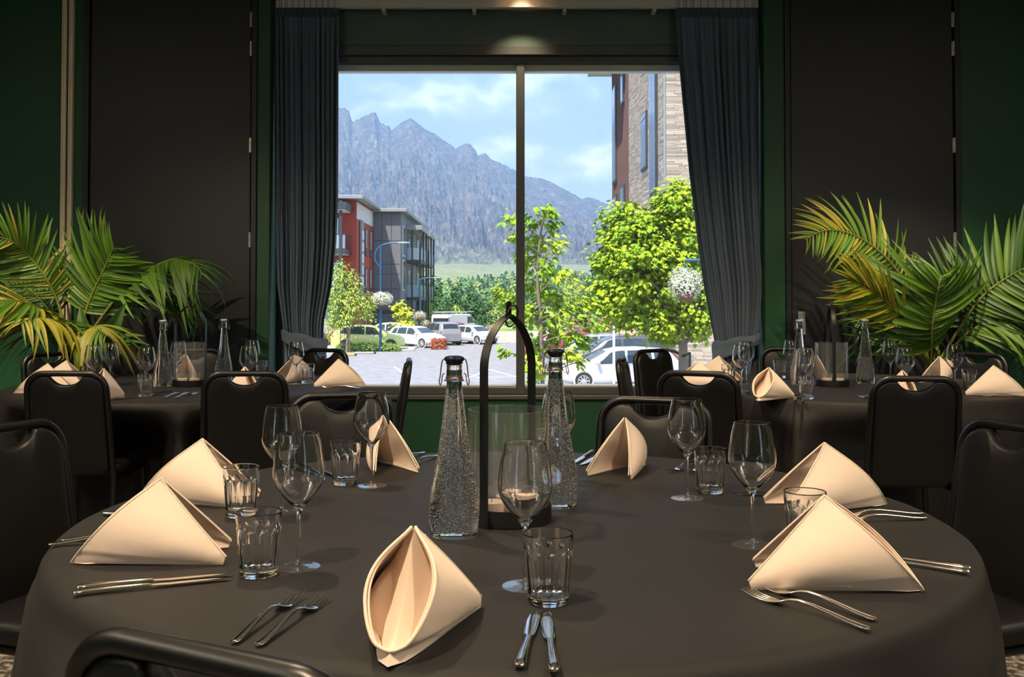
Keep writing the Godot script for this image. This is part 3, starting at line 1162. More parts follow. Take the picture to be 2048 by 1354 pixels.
	for e in [
		["steel fork beside the open napkin, farther of the pair in front", -0.327, -1.566, -0.37, -1.341],
		["steel fork beside the open napkin, the one touching its shadow side", -0.285, -1.55, -0.335, -1.33],
		["steel fork under the large napkin's corner, upper of the pair", 0.369, -1.649, 0.518, -1.434],
		["steel fork below the large napkin, lower of the pair", 0.352, -1.585, 0.494, -1.393],
		["steel fork handle showing past the napkin edge, farther of the pair by the side chair", 0.665, -2.11, 0.875, -2.142],
		["steel fork handle showing past the napkin edge, nearer of the pair by the side chair", 0.655, -2.06, 0.864, -2.098],
		["steel fork behind the curled napkin, handle at the table's far edge, farther one", -0.33, -2.78, -0.262, -2.985],
		["steel fork behind the curled napkin, beside the nearer bottle", -0.285, -2.72, -0.215, -2.93],
		["steel fork with all its tines showing beside the tumbler by the lone napkin", 0.417, -2.649, 0.535, -2.83],
		["steel fork with its tines half behind the tumbler by the scooped chair", 0.462, -2.63, 0.58, -2.81],
		["steel fork handle peeping out behind the big napkin with the long knives, upper", -0.64, -1.95, -0.853, -1.905],
		["steel fork handle peeping out behind the big napkin with the long knives, lower", -0.66, -1.915, -0.862, -1.872],
		["steel fork on the palm-side table, tines up between the chairs, beside the bottle", -1.575, -4.86, -1.62, -4.645],
		["steel fork on the palm-side table, tines up between the chairs, nearer the second chair", -1.53, -4.86, -1.565, -4.645],
		["steel fork lying along the foot of the napkin nearest the window", -0.985, -5.19, -0.775, -5.14],
		["steel fork on the switch-side table under the wine glass, tines spread, farther one", 1.135, -4.93, 1.01, -4.75],
		["steel fork on the switch-side table under the wine glass, tines spread, nearer one", 1.175, -4.90, 1.06, -4.715],
		["steel fork on the switch-side table, tines showing beside the near chair, first of the pair", 1.63, -4.70, 1.66, -4.485],
		["steel fork on the switch-side table, tines showing beside the near chair, second of the pair", 1.665, -4.70, 1.70, -4.487],
		["steel fork lying at the foot of the largest napkin on the switch-side table", 2.20, -4.74, 2.405, -4.67]]:
		along(f, e[0], Vector2(e[1], e[2]), Vector2(e[3], e[4]), yy, fg, first)
		first = false
	var k := knife()
	first = true
	for e in [
		["steel knife in front of the nearest tumbler, left of the pair", 0.037, -1.479, 0.009, -1.250],
		["steel knife in front of the nearest tumbler, right of the pair", 0.05, -1.465, 0.052, -1.235],
		["long steel knife below the big napkin, upper of the pair", -0.468, -1.672, -0.686, -1.588],
		["long steel knife below the big napkin, lower of the pair", -0.462, -1.648, -0.679, -1.558],
		["steel knife handle beyond the large napkin, upper of the pair by the side chair", 0.60, -1.83, 0.775, -1.70],
		["steel knife handle beyond the large napkin, lower of the pair by the side chair", 0.585, -1.815, 0.762, -1.676],
		["steel knife under the second napkin, its blade tip showing toward the tumbler", -0.632, -2.105, -0.868, -2.135],
		["steel knife behind the overlapping wine glasses, upper of the dark pair", -0.452, -2.585, -0.585, -2.78],
		["steel knife behind the overlapping wine glasses, lower of the dark pair", -0.472, -2.545, -0.61, -2.74],
		["steel knife tip between the wine glass and the napkin before the side chair, farther", 0.521, -2.384, 0.755, -2.36],
		["steel knife tip between the wine glass and the napkin before the side chair, nearer", 0.535, -2.355, 0.765, -2.33],
		["steel knife beyond the farther bottle, pointing at the lone napkin", 0.17, -2.80, 0.245, -3.01],
		["steel knife beyond the farther bottle, second of the pair at the far edge", 0.20, -2.79, 0.278, -2.99],
		["steel knife on the palm-side table, in front of the tallest napkin, upper one", -1.765, -4.72, -1.855, -4.51],
		["steel knife on the palm-side table, in front of the tallest napkin, lower one", -1.74, -4.70, -1.83, -4.49],
		["steel knife on the palm-side table, its end showing beside the chair back", -2.24, -4.86, -2.45, -4.97],
		["steel knife on the switch-side table at the foot of the open napkin, left one", 1.335, -4.71, 1.265, -4.485],
		["steel knife on the switch-side table at the foot of the open napkin, right one", 1.365, -4.70, 1.30, -4.475]]:
		along(k, e[0], Vector2(e[1], e[2]), Vector2(e[3], e[4]), yy, kg, first)
		first = false


# ---------------------------------------------------------------- chairs
func make_chair() -> Node3D:
	var t := thing("banquet_chair", "", "chair")
	var tilt := 0.15
	var bk := Transform3D(Basis(Vector3(1, 0, 0), tilt * -1.0), Vector3(0, 0.44, -0.19))
	# frame: up one side, over the top, down the other
	var fr := MB.new()
	fr.x = bk
	var w := 0.172
	var h := 0.454
	var rr := 0.075
	var path := PackedVector3Array([Vector3(-w - 0.012, -0.02, 0), Vector3(-w - 0.006, 0.2, 0)])
	for k in 9:
		var a := PI - PI / 2.0 * k / 8.0
		path.append(Vector3(-w + rr + rr * cos(a), h - rr + rr * sin(a), 0))
	for k in 9:
		var a := PI / 2.0 - PI / 2.0 * k / 8.0
		path.append(Vector3(w - rr + rr * cos(a), h - rr + rr * sin(a), 0))
	path.append_array([Vector3(w + 0.006, 0.2, 0), Vector3(w + 0.012, -0.02, 0)])
	fr.tube(path, 0.0135, 12, false, Vector2(0.95, 1.05), Vector3(0, 0, 1))
	part("back_frame", fr, mats.chair_frame, t)
	# padded back with a scooped top edge
	var pad := MB.new()
	pad.x = bk
	var line := PackedVector2Array()
	var pw := 0.161
	var top := 0.443
	var pr := 0.066
	for k in 13:
		var a := PI / 2.0 * k / 12.0
		line.append(Vector2(pw - pr + pr * cos(a), top - pr + pr * sin(a)))
	for k in 23:
		var q := 1.0 - 2.0 * (k + 0.5) / 23.0
		var xx := q * (pw - pr)
		var dip := 0.040 * pow(clampf(1.0 - pow(absf(xx) / 0.075, 2.4), 0, 1), 0.9)
		line.append(Vector2(xx, top - dip))
	for k in 13:
		var a := PI / 2.0 + PI / 2.0 * k / 12.0
		line.append(Vector2(-pw + pr + pr * cos(a), top - pr + pr * sin(a)))
	for k in 8:
		line.append(Vector2(-pw - 0.004 * k / 7.0, top - pr - (top - pr - 0.03) * (k + 1) / 8.0))
	for k in 8:
		line.append(Vector2(-pw + 2.0 * pw * (k + 1) / 9.0, 0.012))
	for k in 8:
		line.append(Vector2(pw + 0.004 * (7 - k) / 7.0, 0.03 + (top - pr - 0.03) * k / 8.0))
	var rows := []
	for s in [[0.0, -0.016], [0.8, -0.016], [0.96, -0.013], [1.0, -0.006], [1.0, 0.006], [0.975, 0.017], [0.92, 0.023], [0.75, 0.027], [0.4, 0.030], [0.0, 0.031]]:
		var row := PackedVector3Array()
		for q in line:
			var c := Vector2(0, 0.215)
			var p: Vector2 = c + (q - c) * s[0] if s[0] < 0.9 else q - (q - c).normalized() * (1.0 - s[0]) * 0.2
			row.append(Vector3(p.x, p.y, s[1]))
		rows.append(row)
	pad.solid(rows, true, false)
	part("backrest", pad, mats.leather, t)
	var seat := MB.new()
	var srows := []
	for s in [[0.0, 0.435], [0.9, 0.435], [1.0, 0.445], [1.01, 0.468], [0.98, 0.484], [0.9, 0.492], [0.5, 0.497], [0.0, 0.498]]:
		var row := PackedVector3Array()
		for k in 40:
			var a := TAU * k / 40.0
			var ca := cos(a)
			var sa := sin(a)
			row.append(Vector3(0.205 * s[0] * signf(ca) * pow(absf(ca), 0.42), s[1], 0.02 + 0.205 * s[0] * signf(sa) * pow(absf(sa), 0.42)))
		srows.append(row)
	seat.solid(srows, true, false)
	part("seat", seat, mats.leather, t)
	for s in [-1.0, 1.0]:
		var l := MB.new()
		l.tube(smooth_path([Vector3(s * 0.184, 0.46, -0.19), Vector3(s * 0.186, 0.3, -0.2), Vector3(s * 0.19, 0.15, -0.235), Vector3(s * 0.195, 0.0, -0.285)], 4), 0.0125, 10)
		part("leg", l, mats.chair_frame, t)
		l = MB.new()
		l.tube(PackedVector3Array([Vector3(s * 0.175, 0.44, 0.17), Vector3(s * 0.185, 0.22, 0.185), Vector3(s * 0.19, 0.0, 0.2)]), 0.0125, 10)
		part("leg", l, mats.chair_frame, t)
		l = MB.new()
		l.tube(PackedVector3Array([Vector3(s * 0.184, 0.425, -0.19), Vector3(s * 0.176, 0.425, 0.17)]), 0.011, 8)
		part("side_rail", l, mats.chair_frame, t)
	return t


# [label, x and z of the middle of the top rail, yaw of the way it faces]
func chairs() -> Array:
	return [
		["black padded chair cut off by the bottom of the frame, turned to the front table", -0.275, -0.902, 2.69],
		["black padded chair at the side of the front table below the white post and palm", -1.262, -2.50, 1.22],
		["black padded chair at the side of the front table below the switch-side palm", 1.262, -2.50, -1.22],
		["black padded chair facing us beyond the curled napkin and three wine glasses", -0.565, -3.33, 0.35],
		["black padded chair facing us beyond the lone napkin at the front table", 0.452, -3.17, -0.3],
		["black chair at the palm-side table with the tallest napkin beside it, its back towards us", -1.921, -4.315, 3.14],
		["black chair at the palm-side table, back to us in front of the second bottle", -1.15, -4.315, 3.3],
		["black chair under the palm fronds, facing us with a lit padded back", -2.675, -5.805, 1.0],
		["black chair under the tied curtain at the palm-side table", -1.165, -6.274, -0.5],
		["black chair behind the lantern of the palm-side table", -1.986, -6.274, 0.2],
		["black chair seen edge-on in front of the window sill", -0.532, -5.20, -1.45],
		["black chair at the switch-side table with its back to us, beside the window", 0.799, -4.315, 2.68],
		["black chair at the switch-side table in front of the white parked car", 0.865, -6.211, 0.75],
		["black chair seen nearly edge-on, overlapping the chair before the white car", 0.58, -5.35, 1.35],
		["black chair behind the bottle and tumbler of the switch-side table", 1.761, -6.403, 0.0],
		["black chair at the switch-side table, the largest back facing away from us", 1.627, -4.036, 3.08],
		["black chair at the far end of the switch-side table below the palm", 2.687, -5.751, -1.05]]


func chair_spots() -> Array:
	if spots.is_empty():
		for e in chairs():
			var f := Vector2(sin(e[3]), cos(e[3]))
			spots.append([Vector2(e[1], e[2]) + f * 0.258, f])
	return spots


func build_chairs() -> void:
	var g := "black padded banquet chairs round the tables"
	var c := make_chair()
	var first := true
	for e in chairs():
		var yaw: float = e[3]
		# the top rail stands 0.26 m behind the middle of the seat
		var at := Vector3(e[1] + sin(yaw) * 0.258, 0.0, e[2] + cos(yaw) * 0.258)
		if first:
			c.position = at
			c.rotation.y = yaw
			tag(c, e[0], "", g)
		else:
			copy(c, e[0], at, yaw, g)
		first = false


# ---------------------------------------------------------------- room
func block(n: String, lo: Vector3, hi: Vector3, mat: Material, bev := 0.0, parent: Node = null) -> MeshInstance3D:
	var m := MB.new()
	m.box(hi - lo, (lo + hi) / 2.0, bev)
	if parent:
		return part(n, m, mat, parent)
	return setting(n, m, mat)


func build_room() -> void:
	block("floor", Vector3(-4.9, -0.2, -7.6), Vector3(4.9, 0.0, 3.3), mats.carpet)
	block("ceiling", Vector3(-4.9, 3.6, -7.6), Vector3(4.9, 3.85, 3.3), mats.ceiling_paint)
	block("wall_left", Vector3(-4.9, 0.0, -7.6), Vector3(-4.6, 3.6, 3.3), mats.green_paint)
	block("wall_right", Vector3(4.6, 0.0, -7.6), Vector3(4.9, 3.6, 3.3), mats.green_paint)
	# two glazed doors added behind the camera as fill light, under an added eave
	var wf := thing("wall_front", "", "", Vector3.ZERO, 0.0, "", "structure")
	block("wall_section", Vector3(-3.3, 0.0, 3.0), Vector3(3.3, 3.6, 3.3), mats.green_paint, 0.0, wf)
	for sg in [-1.0, 1.0]:
		block("wall_section", Vector3(3.9 * sg - 0.7, 3.0, 3.0), Vector3(3.9 * sg + 0.7, 3.6, 3.3), mats.green_paint, 0.0, wf)
		block("wall_section", Vector3(4.55 * sg - 0.05, 0.0, 3.0), Vector3(4.55 * sg + 0.05, 3.0, 3.3), mats.green_paint, 0.0, wf)
		var gd := thing("added_door_3" if sg < 0.0 else "added_door_4", "", "", Vector3.ZERO, 0.0, "", "structure")  # added unseen door, lets in daylight for fill and reflections
		for x in [3.3, 4.42]:
			block("stile", Vector3(x * sg - 0.04 + 0.04 * sg, 0.0, 3.1), Vector3(x * sg + 0.04 + 0.04 * sg, 3.0, 3.18), mats.frame_metal, 0.004, gd)
		for y in [0.0, 2.92]:
			block("rail", Vector3(3.9 * sg - 0.52, y, 3.1), Vector3(3.9 * sg + 0.52, y + 0.08, 3.18), mats.frame_metal, 0.004, gd)
		block("pane", Vector3(3.9 * sg - 0.52, 0.08, 3.135), Vector3(3.9 * sg + 0.52, 2.92, 3.141), mats.window_glass, 0.0, gd)
	block("ceiling_added_eave", Vector3(-4.9, 3.6, 3.3), Vector3(4.9, 3.8, 3.9), mats.ceiling_paint)  # added unseen overhang, shapes how much sun reaches the added doors
	block("terrace_ground", Vector3(-30.0, -0.3, 3.3), Vector3(30.0, -0.02, 40.0), mats.asphalt)
	var wb := thing("wall_back", "", "", Vector3.ZERO, 0.0, "", "structure")
	block("pier", Vector3(-4.6, 0, -7.5), Vector3(-3.01, 3.6, -7.0), mats.green_paint, 0.0, wb)
	block("pier", Vector3(-1.79, 0, -7.5), Vector3(-1.70, 3.6, -7.0), mats.green_paint, 0.004, wb)
	block("pier", Vector3(-3.01, 0, -7.5), Vector3(-1.79, 3.6, -7.1), mats.green_paint, 0.0, wb)
	block("pier", Vector3(1.77, 0, -7.5), Vector3(1.915, 3.6, -7.0), mats.green_paint, 0.004, wb)
	block("pier", Vector3(1.915, 0, -7.5), Vector3(3.15, 3.6, -7.1), mats.green_paint, 0.0, wb)
	block("pier", Vector3(3.15, 0, -7.5), Vector3(4.6, 3.6, -7.0), mats.green_paint, 0.0, wb)
	block("apron", Vector3(-1.70, 0, -7.5), Vector3(1.77, 0.49, -7.2), mats.green_paint, 0.004, wb)
	block("header", Vector3(-1.70, 3.045, -7.5), Vector3(1.77, 3.6, -7.2), mats.header_lit_tone, 0.004, wb)
	# doors: tall black leaves hung in frames
	for d in [["door_1", -3.01, -1.79, 1.0], ["door_2", 1.915, 3.15, 1.0]]:
		var t := thing(d[0], "", "", Vector3.ZERO, 0.0, "", "structure")
		var a: float = d[1]
		var b: float = d[2]
		block("frame", Vector3(a, 0, -7.1), Vector3(a + 0.04, 3.6, -6.985), mats.black_paint, 0.004, t)
		block("frame", Vector3(b - 0.04, 0, -7.1), Vector3(b, 3.6, -6.985), mats.black_paint, 0.004, t)
		block("gap", Vector3(a + 0.04, 0, -7.1), Vector3(b - 0.04, 3.6, -7.05), mats.dark_gap, 0.0, t)
		var leaf := block("leaf", Vector3(a + 0.046, 0.01, -7.05), Vector3(b - 0.048, 3.59, -7.004), mats.black_paint, 0.003, t)
		for y in [0.35, 1.625, 2.29, 2.972, 3.175]:
			var m := MB.new()
			m.box(Vector3(0.012, 0.105, 0.01), Vector3(b - 0.05, y, -7.0), 0.002)
			for k in 4:
				m.tube(PackedVector3Array([Vector3(b - 0.044, y - 0.0525 + k * 0.0265, -6.992), Vector3(b - 0.044, y - 0.0275 + k * 0.0265, -6.992)]), 0.0065, 10)
			part("hinge", m, mats.hinge_metal, t)
	# pale double channel running up the wall beside the first door
	var tr := thing("trim_1", "", "", Vector3.ZERO, 0.0, "", "structure")
	block("channel", Vector3(-3.156, 0, -7.0), Vector3(-3.122, 3.6, -6.965), mats.cream_metal, 0.003, tr)
	block("channel", Vector3(-3.108, 0, -7.0), Vector3(-3.076, 3.6, -6.965), mats.cream_metal, 0.003, tr)
	block("slot", Vector3(-3.122, 0, -7.0), Vector3(-3.108, 3.6, -6.985), mats.dark_gap, 0.0, tr)
	for x in [-3.142, -3.095]:
		block("rib", Vector3(x - 0.0025, 0, -6.967), Vector3(x + 0.0025, 3.6, -6.96), mats.cream_metal, 0.001, tr)
	var sk := thing("baseboard_back", "", "", Vector3.ZERO, 0.0, "", "structure")
	block("board", Vector3(-1.70, 0, -7.2), Vector3(1.77, 0.1, -7.185), mats.black_paint, 0.003, sk)
	block("board", Vector3(-4.6, 0, -7.0), Vector3(-3.16, 0.1, -6.985), mats.black_paint, 0.003, sk)
	# window
	var w := thing("window_1", "", "", Vector3.ZERO, 0.0, "", "structure")
	block("head", Vector3(-1.70, 2.975, -7.38), Vector3(1.77, 3.045, -7.19), mats.frame_metal, 0.004, w)
	block("head_rail", Vector3(-1.70, 2.925, -7.36), Vector3(1.77, 2.972, -7.215), mats.frame_metal, 0.004, w)
	block("daylit_head_bead", Vector3(-1.70, 2.875, -7.36), Vector3(1.77, 2.925, -7.27), mats.frame_pale, 0.004, w)  # paler than the frame to stand in for daylight on its underside
	block("sill", Vector3(-1.70, 0.49, -7.40), Vector3(1.77, 0.52, -7.17), mats.frame_metal, 0.004, w)
	block("bottom_rail", Vector3(-1.70, 0.52, -7.36), Vector3(1.77, 0.575, -7.235), mats.frame_metal, 0.005, w)
	block("daylit_bottom_bead", Vector3(-1.64, 0.575, -7.36), Vector3(1.71, 0.588, -7.25), mats.frame_pale, 0.003, w)  # pale colour stands in for the daylit line along the sill
	block("jamb", Vector3(-1.70, 0.52, -7.36), Vector3(-1.64, 2.975, -7.235), mats.frame_metal, 0.004, w)
	block("jamb", Vector3(1.71, 0.52, -7.36), Vector3(1.77, 2.975, -7.235), mats.frame_metal, 0.004, w)
	block("mullion", Vector3(0.030, 0.52, -7.36), Vector3(0.092, 2.975, -7.225), mats.frame_metal, 0.005, w)
	block("pane", Vector3(-1.64, 0.575, -7.306), Vector3(0.030, 2.875, -7.300), mats.window_glass, 0.0, w)
	block("pane", Vector3(0.092, 0.575, -7.306), Vector3(1.71, 2.875, -7.300), mats.window_glass, 0.0, w)
	# curtain track
	var ct := thing("curtain_track", "long white curtain track fixed above the window", "curtain track")
	block("rail", Vector3(-1.69, 3.29, -7.14), Vector3(1.76, 3.36, -7.09), mats.white_paint, 0.004, ct)
	for x in [-0.92, -0.27, 0.377, 1.02]:
		block("bracket", Vector3(x - 0.014, 3.265, -7.2), Vector3(x + 0.014, 3.295, -7.10), mats.white_paint, 0.003, ct)
	var sp := thing("switch_plate", "grey rectangular switch plate on the black door beside the bottle", "switch plate")
	var m := MB.new()
	m.box(Vector3(0.052, 0.165, 0.012), Vector3(2.026, 1.04, -6.998), 0.004)
	part("plate", m, mats.sign_grey, sp)
	m = MB.new()
	m.box(Vector3(0.018, 0.03, 0.008), Vector3(2.026, 1.055, -6.99), 0.003)
	part("rocker", m, mats.frame_pale, sp)
	curtain("dark blue-grey curtain tied back on the door side with the hinges beside it", "tied",
		[[0.45, -1.58], [0.80, -1.60], [0.93, -1.615], [1.05, -1.63], [1.3, -1.665], [1.93, -1.685], [3.3, -1.705], [3.42, -1.705]],
		[[0.45, -1.30], [0.80, -1.325], [0.93, -1.335], [1.05, -1.33], [1.3, -1.275], [1.6, -1.245], [1.93, -1.235], [3.42, -1.235]], -1.0, 0.905)
	curtain("dark blue-grey curtain tied back beside the bright green tree", "tied",
		[[0.45, 1.46], [0.75, 1.45], [0.88, 1.44], [1.05, 1.405], [1.3, 1.36], [1.565, 1.32], [2.1, 1.255], [2.9, 1.185], [3.42, 1.165]],
		[[0.45, 1.66], [0.75, 1.70], [0.88, 1.735], [1.05, 1.765], [1.3, 1.79], [1.93, 1.762], [3.42, 1.762]], 1.0, 0.885)


func curtain(label: String, _k: String, le: Array, ri: Array, dirn: float, tie_y: float) -> void:
	var t := thing("curtain", label, "curtain", Vector3.ZERO, 0.0, "tied-back curtains at the window")
	var m := MB.new()
	var head := MB.new()
	var n := 150
	for pass_ in 2:
		var rows := []
		var y0 := 0.42 if pass_ == 0 else 3.225
		var y1 := 3.225 if pass_ == 0 else 3.345
		var nr := 70 if pass_ == 0 else 8
		for i in nr + 1:
			var y := lerpf(y0, y1, float(i) / nr)
			var a := pick(le, y)
			var b := pick(ri, y)
			var amp := 0.032 if pass_ == 0 else 0.016
			if pass_ == 0:
				amp *= lerpf(0.55, 1.0, smoothstep(0.0, 0.5, absf(y - tie_y)))
				amp *= lerpf(1.0, 0.5, smoothstep(2.9, 3.27, y))
			var row := PackedVector3Array()
			for j in n:
				var u := float(j) / (n - 1)
				var ph := u * 11.0 + 0.35 * sin(u * 9.0 + dirn) + 0.12 * sin(y * 1.7 + u * 4.0)
				var d := sin(TAU * ph) * (0.65 + 0.35 * sin(u * 23.0 + dirn * 2.0)) + 0.25 * sin(TAU * u * 27.0 + y * 0.8)
				if pass_ == 1:
					d = sin(TAU * u * 34.0) * 0.8 + 0.3 * sin(TAU * u * 11.0)
				row.append(Vector3(lerpf(a, b, u), y, -7.10 + amp * d))
			for j in n:
				var u := 1.0 - float(j) / (n - 1)
				row.append(Vector3(lerpf(a, b, u), y, row[n - 1 - j].z - 0.004))
			rows.append(row)
		if pass_ == 0:
			m.solid(rows, true, false)
		else:
			head.solid(rows, true, false)
	part("drape", m, mats.curtain_cloth, t)
	part("gathered_heading", head, mats.curtain_cloth, t)
	# tie-back band, higher on the wall side
	var tie := MB.new()
	var cx := (pick(le, tie_y) + pick(ri, tie_y)) / 2.0
	var hw := (pick(ri, tie_y) - pick(le, tie_y)) / 2.0 + 0.008
	var rows2 := []
	for k2 in 17:
		var q := TAU * k2 / 16.0
		var row := PackedVector3Array()
		for k in 72:
			var a := TAU * k / 72.0
			var crease := 0.004 * sin(q * 3.0 + 2.0 * sin(a * 2.0)) + 0.003 * sin(a * 9.0 + q)
			var out := 0.006 + 0.009 * cos(q) + crease
			var yy := 0.055 * sin(q) * (1.0 - 0.25 * cos(a) * dirn) + 0.006 * sin(a * 5.0)
			row.append(Vector3(cx + (hw + out) * cos(a), tie_y + yy + dirn * cos(a) * 0.045, -7.10 + (0.052 + out) * sin(a)))
		rows2.append(row)
	tie.solid(rows2, true, false)
	part("tieback", tie, mats.curtain_cloth, t)


# ---------------------------------------------------------------- palms
func leaflet_mesh(droop: float, wid: float) -> ArrayMesh:
	var m := MB.new()
	var rows := []
	var n := 9
	for i in n + 1:
		var u := float(i) / n
		var w := wid * pow(sin(PI * pow(clampf(u * 0.97 + 0.02, 0, 1), 0.62)), 0.75)
		var y := -droop * u * u
		var z := u * (1.0 - 0.25 * droop * u)
		rows.append(PackedVector3Array([Vector3(-w, y + w * 0.28, z), Vector3(-w * 0.45, y + w * 0.06, z), Vector3(0, y - w * 0.06, z), Vector3(w * 0.45, y + w * 0.06, z), Vector3(w, y + w * 0.28, z)]))
	m.grid(rows, false, true)
	return m.mesh()


func frond(parent: Node3D, leafs: Array, pts: Array, up: Vector3, pairs: int, length: float, from: float, mat: Array, lift := 0.62, stuff := false) -> void:
	var path := smooth_path(pts, 8)
	var st := MB.new()
	var rad := PackedFloat32Array()
	for i in path.size():
		rad.append(lerpf(0.011, 0.0025, float(i) / path.size()))
	st.tube(path, rad, 7)
	var f := part("frond", st, mats.palm_stem, parent)
	var cum := PackedFloat32Array([0.0])
	for i in range(1, path.size()):
		cum.append(cum[i - 1] + path[i].distance_to(path[i - 1]))
	var total := cum[-1]
	var bulk := MB.new()
	for k in pairs * 2:
		var side := 1.0 if k % 2 == 0 else -1.0
		var u := from + (1.0 - from) * (float(k / 2) + 0.25 * (k % 2) + 0.2 * rng.randf()) / pairs
		u = minf(u, 0.999)
		var d := u * total
		var i := 0
		while i < path.size() - 2 and cum[i + 1] < d:
			i += 1
		var q := (d - cum[i]) / maxf(cum[i + 1] - cum[i], 0.0001)
		var p := path[i].lerp(path[i + 1], q)
		var tan_ := (path[i + 1] - path[i]).normalized()
		var uu := (up.normalized() - tan_ * up.normalized().dot(tan_)).normalized()
		var s := tan_.cross(uu).normalized() * side
		var v := (u - from) / (1.0 - from)
		var fwd := lerpf(lift, lift + 0.45, v) + rng.randf_range(-0.06, 0.06)
		var dir := (s * cos(fwd) + tan_ * sin(fwd) + uu * rng.randf_range(0.02, 0.22)).normalized()
		var ln := length * (0.62 + 0.55 * sin(PI * clampf(0.12 + 0.75 * v, 0, 1))) * rng.randf_range(0.9, 1.08)
		if v > 0.6:
			ln *= lerpf(1.0, 0.45, (v - 0.6) / 0.4)
		dir = (dir + Vector3(0, -0.18, 0)).normalized()
		var xx := uu.cross(dir).normalized()
		var b := Basis(xx, dir.cross(xx).normalized(), dir).rotated(dir, rng.randf_range(-0.35, 0.35)).scaled_local(Vector3.ONE * ln)
		var mesh: ArrayMesh = leafs[rng.randi() % leafs.size()]
		if stuff:
			var arr := mesh.surface_get_arrays(0)
			var b0 := bulk.v.size()
			for vv in arr[Mesh.ARRAY_VERTEX]:
				bulk.v.append(p + b * vv)
			for ii in arr[Mesh.ARRAY_INDEX]:
				bulk.ix.append(b0 + ii)
		else:
			part("leaflet", mesh, mat[rng.randi() % mat.size()], f, "", Transform3D(b, p))
	if stuff:
		part("leaflets", bulk, mat[0], f).set_meta("kind", "stuff")


